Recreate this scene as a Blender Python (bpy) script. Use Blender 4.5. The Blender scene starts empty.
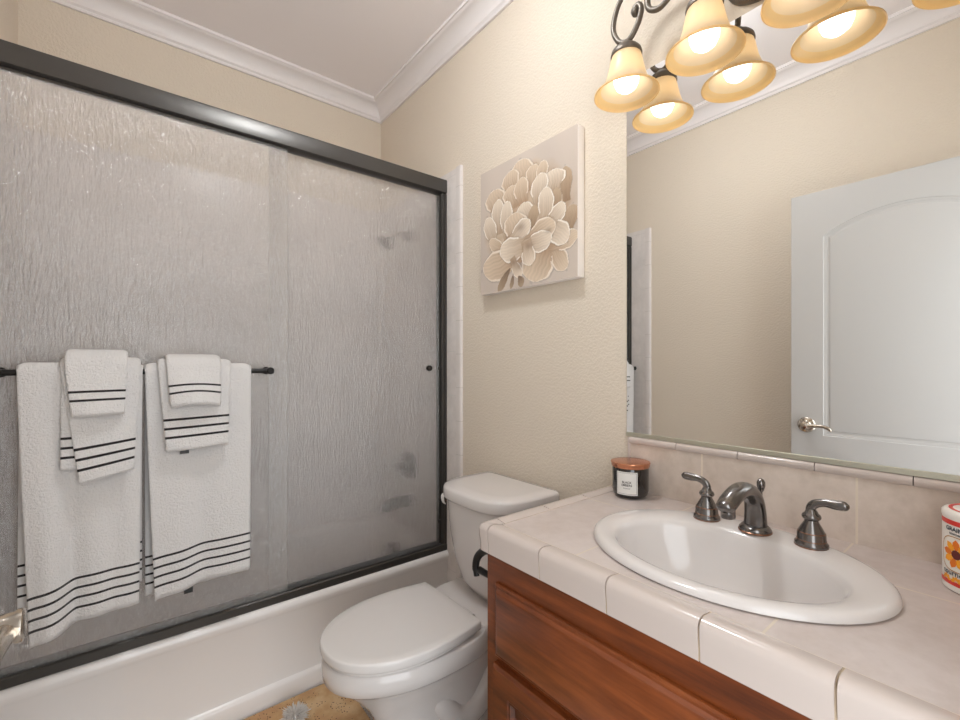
import bpy, bmesh, math, random
import numpy as np
from mathutils import Vector, Matrix

PI = math.pi
random.seed(7)
np.random.seed(7)
scene = bpy.context.scene
COL = scene.collection

# ---------------------------------------------------------------- camera, world, exposure
CAM_Z = 1.235
cam_data = bpy.data.cameras.new('camera')
cam_data.sensor_width = 36.0
cam_data.lens = 444.8 / 960 * 36.0
cam_data.shift_y = 5.4 / 960
cam_data.clip_start = 0.01
cam = bpy.data.objects.new('camera', cam_data)
COL.objects.link(cam)
cam.location = (0, 0, CAM_Z)
cam.rotation_euler = (PI / 2, 0, -math.radians(38.9))
scene.camera = cam

world = bpy.data.worlds.new('world')
scene.world = world
world.use_nodes = True
wbg = world.node_tree.nodes['Background']
wbg.inputs[0].default_value = (0.95, 1.0, 1.03, 1)
wbg.inputs[1].default_value = 2.8

scene.view_settings.view_transform = 'Standard'
scene.view_settings.look = 'None'
scene.view_settings.gamma = 1
scene.view_settings.exposure = 0.42
portal_data = bpy.data.lights.new('doorway_portal', 'AREA')
portal_data.shape = 'RECTANGLE'
portal_data.size, portal_data.size_y = 0.765, 2.085
portal_data.cycles.is_portal = True
portal = bpy.data.objects.new('doorway_portal', portal_data)
COL.objects.link(portal)
portal.location = (0.2175, -0.14, 1.0425)
portal.rotation_euler = (PI / 2, 0, 0)          # faces into the room
scene.cycles.max_bounces = 14
scene.cycles.diffuse_bounces = 8
scene.cycles.glossy_bounces = 6
scene.cycles.transmission_bounces = 8
scene.cycles.sample_clamp_indirect = 4.0

BULB = 2.5
FILL_GLOW = 60.0  # strength of the added overhead fill light

# ---------------------------------------------------------------- room numbers (metres)
XL, XR = -0.31, 1.215
YF, YB = -0.10, 2.4527
ZC = 2.775
TILE = 0.010
YT = 1.629            # front edge of the tile surround
ZT = 2.146            # top of the tile surround

# ---------------------------------------------------------------- helpers
def srgb(r, g, b):
    def f(c):
        c /= 255.0
        return c / 12.92 if c <= 0.04045 else ((c + 0.055) / 1.055) ** 2.4
    return (f(r), f(g), f(b), 1.0)

def mat(name, color, rough=0.5, metal=0.0, spec=0.5, coat=0.0):
    m = bpy.data.materials.new(name)
    m.use_nodes = True
    p = m.node_tree.nodes['Principled BSDF']
    p.inputs['Base Color'].default_value = color
    p.inputs['Roughness'].default_value = rough
    p.inputs['Metallic'].default_value = metal
    p.inputs['Specular IOR Level'].default_value = spec
    if coat:
        p.inputs['Coat Weight'].default_value = coat
        p.inputs['Coat Roughness'].default_value = 0.08
    return m

def N(m, t, **kw):
    n = m.node_tree.nodes.new(t)
    for k, v in kw.items():
        setattr(n, k, v)
    return n

def L(m, a, b):
    m.node_tree.links.new(a, b)

def bsdf(m):
    return m.node_tree.nodes['Principled BSDF']

def coords(m, scale=(1, 1, 1), kind='Object'):
    tc = N(m, 'ShaderNodeTexCoord')
    mp = N(m, 'ShaderNodeMapping')
    mp.inputs['Scale'].default_value = scale
    L(m, tc.outputs[kind], mp.inputs['Vector'])
    return mp.outputs['Vector']

def noise(m, vec, scale, detail=3, rough=0.5):
    n = N(m, 'ShaderNodeTexNoise')
    n.inputs['Scale'].default_value = scale
    n.inputs['Detail'].default_value = detail
    n.inputs['Roughness'].default_value = rough
    L(m, vec, n.inputs['Vector'])
    return n.outputs['Fac']

def ramp(m, fac, stops):
    r = N(m, 'ShaderNodeValToRGB')
    el = r.color_ramp.elements
    while len(el) < len(stops):
        el.new(0.5)
    for e, (p, c) in zip(el, stops):
        e.position = p
        e.color = c
    L(m, fac, r.inputs['Fac'])
    return r.outputs['Color']

def bump(m, height, strength, dist, prev=None):
    b = N(m, 'ShaderNodeBump')
    b.inputs['Strength'].default_value = strength
    b.inputs['Distance'].default_value = dist
    L(m, height, b.inputs['Height'])
    if prev is not None:
        L(m, prev, b.inputs['Normal'])
    return b.outputs['Normal']

def math_n(m, op, a, b=None):
    n = N(m, 'ShaderNodeMath', operation=op)
    for i, v in enumerate((a, b)):
        if v is None:
            continue
        if isinstance(v, (int, float)):
            n.inputs[i].default_value = v
        else:
            L(m, v, n.inputs[i])
    return n.outputs[0]

def sep(m, vec):
    s = N(m, 'ShaderNodeSeparateXYZ')
    L(m, vec, s.inputs[0])
    return s.outputs

def line_mask(m, coord, offset, period, width):
    """1 on grout lines at offset + k*period."""
    a = math_n(m, 'SUBTRACT', coord, offset - period / 2)
    a = math_n(m, 'FLOORED_MODULO', a, period)
    a = math_n(m, 'SUBTRACT', a, period / 2)
    a = math_n(m, 'ABSOLUTE', a)
    return math_n(m, 'LESS_THAN', a, width / 2)

def mix(m, fac, a, b):
    n = N(m, 'ShaderNodeMix', data_type='RGBA')
    if isinstance(fac, (int, float)):
        n.inputs[0].default_value = fac
    else:
        L(m, fac, n.inputs[0])
    for i, v in ((6, a), (7, b)):
        if isinstance(v, tuple):
            n.inputs[i].default_value = v
        else:
            L(m, v, n.inputs[i])
    return n.outputs[2]

def obj(name, bm, m, parent=None, smooth=35, loc=None):
    me = bpy.data.meshes.new(name)
    bmesh.ops.recalc_face_normals(bm, faces=bm.faces)
    bm.to_mesh(me)
    bm.free()
    if smooth:
        for p in me.polygons:
            p.use_smooth = True
        me.set_sharp_from_angle(angle=math.radians(smooth))
    for x in (m if isinstance(m, (list, tuple)) else [m]):
        me.materials.append(x)
    o = bpy.data.objects.new(name, me)
    COL.objects.link(o)
    if parent is not None:
        o.parent = parent
        o.matrix_parent_inverse = parent.matrix_basis.inverted()
    return o

def tag(o, label, cat, group=None):
    o['label'] = label
    o['category'] = cat
    if group:
        o['group'] = group
    return o

def thing(name, label, cat, loc=(0, 0, 0), group=None):
    o = bpy.data.objects.new(name, None)
    o.empty_display_size = 0.05
    COL.objects.link(o)
    o.location = loc
    bpy.context.view_layer.update()
    return tag(o, label, cat, group)

def struct(name, bm, m, smooth=35):
    o = obj(name, bm, m, None, smooth)
    o['kind'] = 'structure'
    return o

def box(bm, x0, x1, y0, y1, z0, z1, bev=0.0, seg=2, mi=0):
    mtx = Matrix.Translation(((x0 + x1) / 2, (y0 + y1) / 2, (z0 + z1) / 2)) @ Matrix.Diagonal((x1 - x0, y1 - y0, z1 - z0, 1))
    r = bmesh.ops.create_cube(bm, size=1, matrix=mtx)
    vs = r['verts']
    if bev:
        es = list({e for v in vs for e in v.link_edges})
        q = bmesh.ops.bevel(bm, geom=es, offset=bev, segments=seg, affect='EDGES', profile=0.5)
        fs = q['faces']
    fs = {f for v in vs if v.is_valid for f in v.link_faces}
    for f in fs:
        f.material_index = mi
    return bm

def ring_loft(bm, rings, cap0=True, cap1=True, closed=True, mi=0):
    """rings: lists of points, same count each."""
    vr = [[bm.verts.new(p) for p in r] for r in rings]
    n = len(vr[0])
    for a, b in zip(vr[:-1], vr[1:]):
        for i in range(n if closed else n - 1):
            j = (i + 1) % n
            f = bm.faces.new((a[i], a[j], b[j], b[i]))
            f.material_index = mi
    if cap0:
        bm.faces.new(vr[0][::-1]).material_index = mi
    if cap1:
        bm.faces.new(vr[-1]).material_index = mi
    return vr

def lathe(bm, prof, c=(0, 0, 0), n=40, mi=0, cap0=True, cap1=True):
    rings = [[(c[0] + r * math.cos(2 * PI * i / n), c[1] + r * math.sin(2 * PI * i / n), c[2] + z) for i in range(n)] for r, z in prof]
    return ring_loft(bm, rings, cap0, cap1, True, mi)

def spline(pts, n):
    """Catmull-Rom through pts (tuples of any length)."""
    P = [np.array(p, float) for p in pts]
    P = [2 * P[0] - P[1]] + P + [2 * P[-1] - P[-2]]
    out = []
    segs = len(P) - 3
    for k in range(n + 1):
        t = k / n * segs
        i = min(int(t), segs - 1)
        t -= i
        a, b, c, d = P[i:i + 4]
        out.append(0.5 * ((2 * b) + (-a + c) * t + (2 * a - 5 * b + 4 * c - d) * t * t + (-a + 3 * b - 3 * c + d) * t ** 3))
    return out

def tube(bm, pts, rad, n=12, flat=1.0, up=(0, 0, 1), mi=0):
    """Swept tube; rad is a number or list; flat scales the second axis."""
    P = [Vector(p[:3]) for p in pts]
    R = [rad] * len(P) if isinstance(rad, (int, float)) else list(rad)
    rings = []
    prev = None
    for i, p in enumerate(P):
        t = (P[min(i + 1, len(P) - 1)] - P[max(i - 1, 0)]).normalized()
        if prev is None:
            u = Vector(up)
            if abs(u.dot(t)) > 0.95:
                u = Vector((1, 0, 0)) if abs(t.x) < 0.9 else Vector((0, 1, 0))
            a = (u - t * u.dot(t)).normalized()
        else:
            a = (prev - t * prev.dot(t)).normalized()
        prev = a
        b = t.cross(a)
        rings.append([tuple(p + a * (R[i] * flat * math.cos(2 * PI * k / n)) + b * (R[i] * math.sin(2 * PI * k / n))) for k in range(n)])
    ring_loft(bm, rings, True, True, True, mi)

def profile_run(bm, prof, a, b, out, up=(0, 0, 1), m0=0.0, m1=0.0):
    """Extrude profile [(d, z)] from point a to b; d along `out`, z along up.
    m0/m1: mitre, shifts along the run per unit of d."""
    a, b, out, up = Vector(a), Vector(b), Vector(out), Vector(up)
    t = (b - a).normalized()
    r0 = [tuple(a + out * d + up * z + t * (m0 * d)) for d, z in prof]
    r1 = [tuple(b + out * d + up * z + t * (m1 * d)) for d, z in prof]
    ring_loft(bm, [r0, r1])

# ---------------------------------------------------------------- materials
def wall_mat():
    m = mat('wall_paint', srgb(219, 207, 191), 0.75, spec=0.25)
    v = coords(m)
    n1 = noise(m, v, 120, 4, 0.55)
    n2 = noise(m, v, 260, 2)
    r = ramp(m, n1, [(0.40, (0, 0, 0, 1)), (0.62, (1, 1, 1, 1))])
    nn = bump(m, r, 0.36, 0.003)
    nn = bump(m, n2, 0.12, 0.001, nn)
    L(m, nn, bsdf(m).inputs['Normal'])
    return m

def plain_bump(name, color, rough, scale, strength, dist=0.001, spec=0.4):
    m = mat(name, color, rough, spec=spec)
    L(m, bump(m, noise(m, coords(m), scale, 3), strength, dist), bsdf(m).inputs['Normal'])
    return m

M = {}
M['wall'] = wall_mat()
M['ceiling'] = plain_bump('ceiling_paint', srgb(245, 239, 239), 0.8, 60, 0.12, 0.002, 0.2)
M['trim'] = mat('white_trim', srgb(232, 226, 225), 0.35)
M['porcelain'] = mat('white_porcelain', srgb(212, 206, 203), 0.12, spec=0.5, coat=0.25)
M['tub'] = mat('tub_enamel', srgb(230, 226, 224), 0.22, spec=0.5)
M['plastic'] = mat('white_seat_plastic', srgb(214, 209, 206), 0.22)
M['bronze'] = mat('dark_bronze_frame', srgb(72, 69, 66), 0.33, metal=0.55, spec=0.5)
M['seal'] = mat('black_seal', srgb(22, 21, 20), 0.5)
M['faucet'] = mat('brushed_dark_bronze', srgb(122, 118, 116), 0.2, metal=0.95)
M['copper_edge'] = mat('worn_copper_edge', srgb(150, 112, 92), 0.25, metal=1.0)
M['iron'] = mat('taupe_iron', srgb(104, 95, 85), 0.42, metal=0.4)
M['black'] = mat('black_metal', srgb(34, 31, 30), 0.35, metal=0.5)
M['nickel'] = mat('satin_nickel', srgb(200, 190, 178), 0.2, metal=1.0)
M['silver'] = mat('mirror_channel', srgb(196, 194, 178), 0.35, metal=0.8)
M['door'] = plain_bump('door_paint', srgb(190, 187, 184), 0.35, 40, 0.03)
M['mirror'] = mat('silvered_glass', (0.90, 0.905, 0.90, 1), 0.0, metal=1.0)
M['copper'] = mat('copper_lid', srgb(214, 150, 118), 0.22, metal=1.0)
M['jar'] = mat('black_glass', srgb(30, 26, 24), 0.06, spec=0.6, coat=0.5)
M['paper'] = mat('label_paper', srgb(222, 220, 216), 0.6)
M['ink'] = mat('label_ink', srgb(70, 66, 64), 0.6)
M['edge_grout'] = mat('edge_grout', srgb(178, 160, 138), 0.8)
M['bumper'] = mat('grey_bumper', srgb(50, 48, 46), 0.5)

def stone_tile(name, c0, c1, rough, lines, grout, scale=9):
    """lines: list of (axis, offset, period, width)."""
    m = mat(name, c0, rough, spec=0.45)
    v = coords(m)
    a = noise(m, v, scale, 6, 0.62)
    b = noise(m, v, scale * 5, 4, 0.6)
    f = math_n(m, 'ADD', math_n(m, 'MULTIPLY', a, 0.7), math_n(m, 'MULTIPLY', b, 0.3))
    c = ramp(m, f, [(0.36, c1), (0.60, c0)])
    s = sep(m, v)
    g = None
    for ax, off, per, w in lines:
        k = line_mask(m, s[ax], off, per, w)
        g = k if g is None else math_n(m, 'MAXIMUM', g, k)
    if g is not None:
        c = mix(m, g, c, grout)
        L(m, bump(m, math_n(m, 'SUBTRACT', 1.0, g), 0.5, 0.0015), bsdf(m).inputs['Normal'])
    L(m, c, bsdf(m).inputs['Base Color'])
    return m

M['counter'] = stone_tile('counter_tile', srgb(198, 186, 181), srgb(184, 170, 163), 0.34,
                          [(0, 0.698 + 0.327, 0.327, 0.004), (1, 0.565, 0.329, 0.004)], srgb(205, 192, 175))
M['splash'] = stone_tile('splash_tile', srgb(216, 202, 191), srgb(192, 177, 164), 0.3,
                         [(1, 0.55, 0.32, 0.004)], srgb(222, 209, 192), 7)
M['edge'] = mat('glazed_edge_tile', srgb(195, 182, 175), 0.16, spec=0.5, coat=0.2)
M['surround'] = stone_tile('surround_tile', srgb(226, 219, 215), srgb(210, 203, 199), 0.25,
                           [(2, 0.07, 0.205, 0.003), (1, 1.666, 0.205, 0.003), (0, 0.0, 0.205, 0.003)], srgb(212, 208, 204), 6)
M['bullnose'] = stone_tile('bullnose_tile', srgb(220, 213, 209), srgb(216, 208, 204), 0.2,
                           [(2, 0.055, 0.154, 0.0025)], srgb(196, 189, 182), 6)

def floor_mat():
    m = mat('grey_speckled_floor', srgb(165, 158, 152), 0.4)
    v = coords(m)
    a = noise(m, v, 160, 3, 0.6)
    c = ramp(m, a, [(0.34, srgb(84, 76, 70)), (0.42, srgb(160, 153, 147)), (0.62, srgb(186, 180, 174))])
    L(m, c, bsdf(m).inputs['Base Color'])
    return m
M['floor'] = floor_mat()

def mat_mat():
    m = mat('tan_speckled_cork', srgb(172, 136, 95), 0.75)
    v = coords(m)
    a = noise(m, v, 9, 5, 0.6)
    c = ramp(m, a, [(0.35, srgb(176, 134, 96)), (0.5, srgb(190, 152, 108)), (0.64, srgb(204, 172, 132))])
    vo = N(m, 'ShaderNodeTexVoronoi')
    vo.inputs['Scale'].default_value = 110
    L(m, v, vo.inputs['Vector'])
    d = math_n(m, 'LESS_THAN', vo.outputs['Distance'], 0.24)
    pick = math_n(m, 'GREATER_THAN', noise(m, v, 26, 2), 0.52)
    d = math_n(m, 'MULTIPLY', d, pick)
    c = mix(m, d, c, srgb(70, 52, 38))
    L(m, c, bsdf(m).inputs['Base Color'])
    L(m, bump(m, noise(m, v, 130, 3), 0.4, 0.003), bsdf(m).inputs['Normal'])
    return m
M['cork'] = mat_mat()
M['bristle'] = mat('white_bristle', srgb(206, 201, 196), 0.5)

def wood_mat():
    m = mat('cherry_wood', srgb(120, 58, 30), 0.32, spec=0.45, coat=0.12)
    v = coords(m, (1.0, 0.09, 1.0))
    a = noise(m, v, 42, 7, 0.65)
    w = noise(m, coords(m, (1, 0.35, 1)), 7, 4, 0.55)
    f = math_n(m, 'ADD', math_n(m, 'MULTIPLY', a, 0.55), math_n(m, 'MULTIPLY', w, 0.45))
    c = ramp(m, f, [(0.34, srgb(58, 25, 9)), (0.5, srgb(108, 52, 21)), (0.66, srgb(142, 76, 36))])
    L(m, c, bsdf(m).inputs['Base Color'])
    L(m, bump(m, a, 0.08, 0.001), bsdf(m).inputs['Normal'])
    return m
M['wood'] = wood_mat()

def glass_mat():
    """Obscure rain glass: hazy, rippled in vertical streaks."""
    m = bpy.data.materials.new('rain_glass')
    m.use_nodes = True
    nt = m.node_tree
    nt.nodes.remove(bsdf(m))
    out = [n for n in nt.nodes if n.type == 'OUTPUT_MATERIAL'][0]
    v1 = coords(m, (1, 1, 0.2))
    a = noise(m, v1, 170, 2, 0.6)
    b = noise(m, coords(m, (1, 1, 0.22)), 90, 2, 0.5)
    h = math_n(m, 'ADD', math_n(m, 'MULTIPLY', a, 0.6), math_n(m, 'MULTIPLY', b, 0.5))
    nn = bump(m, h, 1.0, 0.013)
    ns = bump(m, h, 0.75, 0.0058)
    rf = N(m, 'ShaderNodeBsdfRefraction', distribution='GGX')
    rf.inputs['Color'].default_value = (0.985, 0.975, 0.97, 1)
    rf.inputs['Roughness'].default_value = 0.11
    rf.inputs['IOR'].default_value = 1.16
    L(m, ns, rf.inputs['Normal'])
    tr = N(m, 'ShaderNodeBsdfTranslucent')
    tr.inputs['Color'].default_value = (0.95, 0.945, 0.94, 1)
    L(m, nn, tr.inputs['Normal'])
    df = N(m, 'ShaderNodeBsdfDiffuse')
    df.inputs['Color'].default_value = (0.87, 0.855, 0.845, 1)
    L(m, nn, df.inputs['Normal'])
    gl = N(m, 'ShaderNodeBsdfGlossy', distribution='GGX')
    gl.inputs['Roughness'].default_value = 0.12
    L(m, nn, gl.inputs['Normal'])
    def mx(f, x, y):
        k = N(m, 'ShaderNodeMixShader')
        k.inputs[0].default_value = f
        L(m, x, k.inputs[1]); L(m, y, k.inputs[2])
        return k.outputs[0]
    s = mx(0.10, rf.outputs[0], tr.outputs[0])
    s = mx(0.12, s, df.outputs[0])
    s = mx(0.15, s, gl.outputs[0])
    L(m, s, out.inputs['Surface'])
    return m
M['glass'] = glass_mat()

def terry(name, stripes, half=0.0032):
    m = mat(name, srgb(240, 236, 234), 0.9, spec=0.1)
    bsdf(m).inputs['Sheen Weight'].default_value = 0.25
    uv = N(m, 'ShaderNodeUVMap')
    uv.uv_map = 'UVMap'
    s = sep(m, uv.outputs['UV'])
    g = None
    for k in stripes:
        d = math_n(m, 'ABSOLUTE', math_n(m, 'SUBTRACT', s[1], k))
        d = math_n(m, 'LESS_THAN', d, half)
        g = d if g is None else math_n(m, 'MAXIMUM', g, d)
    c = mix(m, g, srgb(241, 237, 235), srgb(34, 28, 28))
    L(m, c, bsdf(m).inputs['Base Color'])
    v = coords(m)
    nn = bump(m, noise(m, v, 170, 3, 0.85), 1.0, 0.010)
    nn = bump(m, noise(m, v, 60, 2, 0.7), 0.3, 0.006, nn)
    L(m, nn, bsdf(m).inputs['Normal'])
    return m
M['bath_towel'] = terry('white_terry_four_stripes', [0.038, 0.066, 0.093, 0.120])
M['hand_towel'] = terry('white_terry_three_stripes', [0.033, 0.059, 0.085], 0.0034)
M['wash_cloth'] = terry('white_terry_two_stripes', [0.034, 0.057], 0.003)

def shade_mat(name, col, tcol, tl):
    m = bpy.data.materials.new(name)
    m.use_nodes = True
    nt = m.node_tree
    p = bsdf(m)
    out = [n for n in nt.nodes if n.type == 'OUTPUT_MATERIAL'][0]
    v = coords(m)
    n = noise(m, v, 38, 4, 0.6)
    c = mix(m, n, col, tuple(min(1, k * 1.06) for k in col[:3]) + (1,))
    L(m, c, p.inputs['Base Color'])
    p.inputs['Roughness'].default_value = 0.3
    t = N(m, 'ShaderNodeBsdfTranslucent')
    t.inputs['Color'].default_value = tcol
    k = N(m, 'ShaderNodeMixShader')
    k.inputs[0].default_value = tl
    L(m, p.outputs[0], k.inputs[1]); L(m, t.outputs[0], k.inputs[2])
    L(m, k.outputs[0], out.inputs['Surface'])
    return m
M['shade'] = shade_mat('alabaster_glass', srgb(226, 212, 188), srgb(250, 235, 206), 0.5)
M['shade_rim'] = shade_mat('amber_glass_rim', srgb(240, 216, 168), srgb(252, 226, 172), 0.5)

def emit(name, col, strength):
    m = bpy.data.materials.new(name)
    m.use_nodes = True
    p = bsdf(m)
    p.inputs['Base Color'].default_value = (0.8, 0.8, 0.8, 1)
    p.inputs['Emission Color'].default_value = col
    p.inputs['Emission Strength'].default_value = strength
    return m
M['fill_glow'] = emit('added_fill_glow', (0.945, 1.0, 1.03, 1), FILL_GLOW)  # glow of the added fill bowl, unseen overhead
M['bulb'] = emit('lit_bulb', (1.0, 0.945, 0.88, 1), BULB)

# ---------------------------------------------------------------- room shell
T = 0.08
bm = bmesh.new(); box(bm, XL - T, XR + T, YF - T, YB + T, -0.08, 0.0); struct('floor', bm, M['floor'], 0)
bm = bmesh.new(); box(bm, XL - T, XR + T, YF - T, YB + T, ZC, ZC + 0.08); struct('ceiling', bm, M['ceiling'], 0)
bm = bmesh.new(); box(bm, XR, XR + T, YF - T, YB + T, 0, ZC); struct('wall_right', bm, M['wall'], 0)
bm = bmesh.new(); box(bm, XL - T, XL, YF - T, YB + T, 0, ZC); struct('wall_left', bm, M['wall'], 0)
bm = bmesh.new(); box(bm, XL, XR, YB, YB + T, 0, ZC); struct('wall_back', bm, M['wall'], 0)
DW0, DW1, DH = -0.165, 0.60, 2.085          # doorway the camera stands in
bm = bmesh.new()
box(bm, XL, DW0, YF - T, YF, 0, ZC)
box(bm, DW1, XR, YF - T, YF, 0, ZC)
box(bm, DW0, DW1, YF - T, YF, DH, ZC)
struct('wall_front', bm, M['wall'], 0)

# crown moulding (d = out from wall, z below ceiling)
cr = [(0, 0), (0, -0.090), (0.010, -0.090), (0.013, -0.082), (0.010, -0.078), (0.018, -0.070)]
for i in range(9):
    t = i / 8
    cr.append((0.018 + 0.050 * (1 - math.cos(t * PI / 2)) ** 0.9, -0.066 + 0.046 * math.sin(t * PI / 2) ** 1.1))
cr += [(0.074, -0.018), (0.079, -0.012), (0.086, -0.012), (0.0875, -0.004), (0.0875, 0)]
bm = bmesh.new(); profile_run(bm, cr, (XL, YB, ZC), (XR, YB, ZC), (0, -1, 0), m0=1, m1=-1); struct('trim_1', bm, M['trim'])
bm = bmesh.new(); profile_run(bm, cr, (XR, YF, ZC), (XR, YB, ZC), (-1, 0, 0), m0=1, m1=-1); struct('trim_2', bm, M['trim'])
bm = bmesh.new(); profile_run(bm, cr, (XL, YF, ZC), (XL, YB, ZC), (1, 0, 0), m0=1, m1=-1); struct('trim_3', bm, M['trim'])

# tile surround of the bath: three tiled panels, each with its bullnose border at the room side
def tiled_end(name, x0, x1, xb0, xb1):
    bm = bmesh.new()
    box(bm, x0, x1, YT + 0.037, YB - TILE, 0, ZT, 0.001, 1)
    struct(name, bm, M['surround'])
bm = bmesh.new(); box(bm, XR - TILE, XR, YT + 0.037, YB, 0, ZT); struct('wall_right_tile', bm, M['surround'], 0)
bm = bmesh.new(); box(bm, XL, XL + TILE, YT + 0.010, YB, 0, ZT); struct('wall_left_tile', bm, M['surround'], 0)
bm = bmesh.new(); box(bm, XL + TILE, XR - TILE, YB - TILE, YB, 0, ZT); struct('wall_back_tile', bm, M['surround'], 0)
def bull(x_wall, s, y0, y1):
    bm = bmesh.new()
    prof = [(0, 0)]
    for i in range(7):
        a = i / 6 * PI / 2
        prof.append((0.013 * math.sin(a) * 1.0, 0.010 - 0.010 * math.cos(a)))
    prof += [(0.013, y1 - y0), (0, y1 - y0)]
    r0 = [(x_wall + s * d, y0 + z, 0) for d, z in prof]
    r1 = [(x_wall + s * d, y0 + z, ZT + 0.003) for d, z in prof]
    ring_loft(bm, [r0, r1])
    return bm
struct('trim_4', bull(XR, -1, YT, YT + 0.037), M['bullnose'])
struct('trim_5', bull(XL, 1, YT - 0.027, YT + 0.010), M['bullnose'])

# baseboard behind the toilet
bp = [(0, 0), (0.014, 0), (0.014, 0.075), (0.010, 0.088), (0.004, 0.092), (0, 0.092)]
bm = bmesh.new(); profile_run(bm, bp, (XR, 0.81, 0), (XR, YT, 0), (-1, 0, 0)); struct('baseboard_right', bm, M['trim'])
bm = bmesh.new(); profile_run(bm, bp, (XL, YF, 0), (XL, YT - 0.03, 0), (1, 0, 0)); struct('baseboard_left', bm, M['trim'])

# ---------------------------------------------------------------- bathtub
tub = thing('bathtub', 'white alcove bathtub with smooth apron under the glass doors', 'bathtub', (0.45, 2.08, 0))
x0, x1 = XL + TILE + 0.001, XR - TILE - 0.001
RIM = 0.359
prof = [(1.800, 0.0), (1.727, 0.0), (1.727, 0.058), (1.731, 0.066), (1.742, 0.072), (1.744, 0.08), (1.737, 0.312), (1.733, 0.318)]
for i in range(9):
    a = i / 8 * PI / 2
    prof.append((1.731 - 0.009 * math.sin(a * 2) * 0 + 0.014 * (1 - math.cos(a)) - 0.004, 0.338 + 0.021 * math.sin(a)))
prof += [(1.80, RIM)]
bm = bmesh.new()
rings = [[(x, y, z) for y, z in prof] for x in (x0, x1)]
ring_loft(bm, rings)
obj('apron', bm, M['tub'], tub)
# basin: rim + bowl
bm = bmesh.new()
cx, cy = (x0 + x1) / 2, (1.80 + YB - TILE) / 2
hx, hy = (x1 - x0) / 2, (YB - TILE - 0.001 - 1.80) / 2
def rrect(cx, cy, hx, hy, z, e, n=72):
    out = []
    for i in range(n):
        a = 2 * PI * (i + 0.5) / n
        c, s = math.cos(a), math.sin(a)
        out.append((cx + hx * math.copysign(abs(c) ** (2 / e), c), cy + hy * math.copysign(abs(s) ** (2 / e), s), z))
    return out
rings = [rrect(cx, cy, hx, hy, 0.0, 60), rrect(cx, cy, hx, hy, RIM, 60), rrect(cx, cy, hx - 0.05, hy - 0.035, RIM, 8), rrect(cx, cy, hx - 0.065, hy - 0.05, RIM - 0.015, 7),
         rrect(cx, cy, hx - 0.10, hy - 0.08, 0.16, 5), rrect(cx, cy, hx - 0.15, hy - 0.12, 0.08, 4.5), rrect(cx, cy, hx - 0.25, hy - 0.2, 0.06, 4)]
ring_loft(bm, rings, True, True)
obj('basin', bm, M['tub'], tub)

# ---------------------------------------------------------------- sliding shower door
sd = thing('shower_door', 'bypass shower door of rain glass in a dark bronze frame on the tub rim', 'shower door', (0.45, 1.77, RIM))
FX0, FX1 = XL + TILE, XR - TILE
bm = bmesh.new()
hp = [(0, 0), (0, 0.054), (0.003, 0.060), (0.010, 0.063), (0.046, 0.063), (0.056, 0.050), (0.058, 0.0), (0.044, -0.006), (0.010, -0.006)]
rings = [[(x, 1.742 + y, 2.055 + z) for y, z in hp] for x in (FX0, FX1)]
ring_loft(bm, rings)
obj('header_rail', bm, M['bronze'], sd)
bm = bmesh.new()
tp = [(0, 0), (0, 0.026), (0.004, 0.030), (0.008, 0.030), (0.008, 0.014), (0.028, 0.014), (0.028, 0.024), (0.031, 0.024), (0.031, 0.014), (0.048, 0.014), (0.048, 0.034), (0.055, 0.034), (0.055, 0)]
rings = [[(x, 1.742 + y, RIM + 0.0005 + z) for y, z in tp] for x in (FX0, FX1)]
ring_loft(bm, rings)
obj('bottom_track', bm, M['bronze'], sd)
for s, xe in ((1, FX1), (-1, FX0)):
    bm = bmesh.new()
    a, b = sorted((xe, xe - s * 0.030))
    ins = xe - s * 0.030
    box(bm, *sorted((xe, xe - s * 0.010)), 1.743, 1.797, RIM + 0.03, 2.048, 0.001, 1)
    box(bm, *sorted((xe - s * 0.010, xe - s * 0.028)), 1.747, 1.752, RIM + 0.03, 2.048, 0.0015, 1)
    box(bm, *sorted((xe - s * 0.010, xe - s * 0.028)), 1.766, 1.770, RIM + 0.03, 2.048, 0.0015, 1, 1)
    box(bm, *sorted((xe - s * 0.010, xe - s * 0.028)), 1.790, 1.795, RIM + 0.03, 2.048, 0.0015, 1)
    j = obj('jamb', bm, [M['bronze'], M['seal']], sd)
    for z in (1.222, 0.498):
        bm = bmesh.new(); box(bm, *sorted((xe - s * 0.026, xe - s * 0.040)), 1.750, 1.760, z - 0.008, z + 0.008, 0.002)
        obj('bumper', bm, M['bumper'], j)
GX = 0.487
bm = bmesh.new(); box(bm, -0.268, GX, 1.7545, 1.7605, RIM + 0.018, 2.046, 0.001, 1)
gp = obj('glass_panel', bm, M['glass'], sd, 0); gp['label'] = 'front glass panel that carries the towel bar'
bm = bmesh.new(); box(bm, 0.428, FX1 - 0.012, 1.7785, 1.7845, RIM + 0.018, 2.046, 0.001, 1)
gi = obj('glass_panel', bm, M['glass'], sd, 0); gi['label'] = 'rear glass panel with a small dark knob'
# hanger strips at the top of each panel
bm = bmesh.new(); box(bm, -0.268, GX, 1.7535, 1.7615, 2.040, 2.048, 0.001, 1); obj('hanger_strip', bm, M['bronze'], gp)
# knob on rear panel
bm = bmesh.new()
for s in (1,):
    pr = [(0.008, 0.0), (0.008, 0.010), (0.013, 0.012), (0.0145, 0.020), (0.012, 0.026), (0.006, 0.028)]
    rings = [[(1.118 + r * math.cos(2 * PI * i / 24), 1.7785 - d, 1.222 + r * math.sin(2 * PI * i / 24)) for i in range(24)] for r, d in pr]
    ring_loft(bm, rings)
obj('knob', bm, M['black'], gi)
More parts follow.
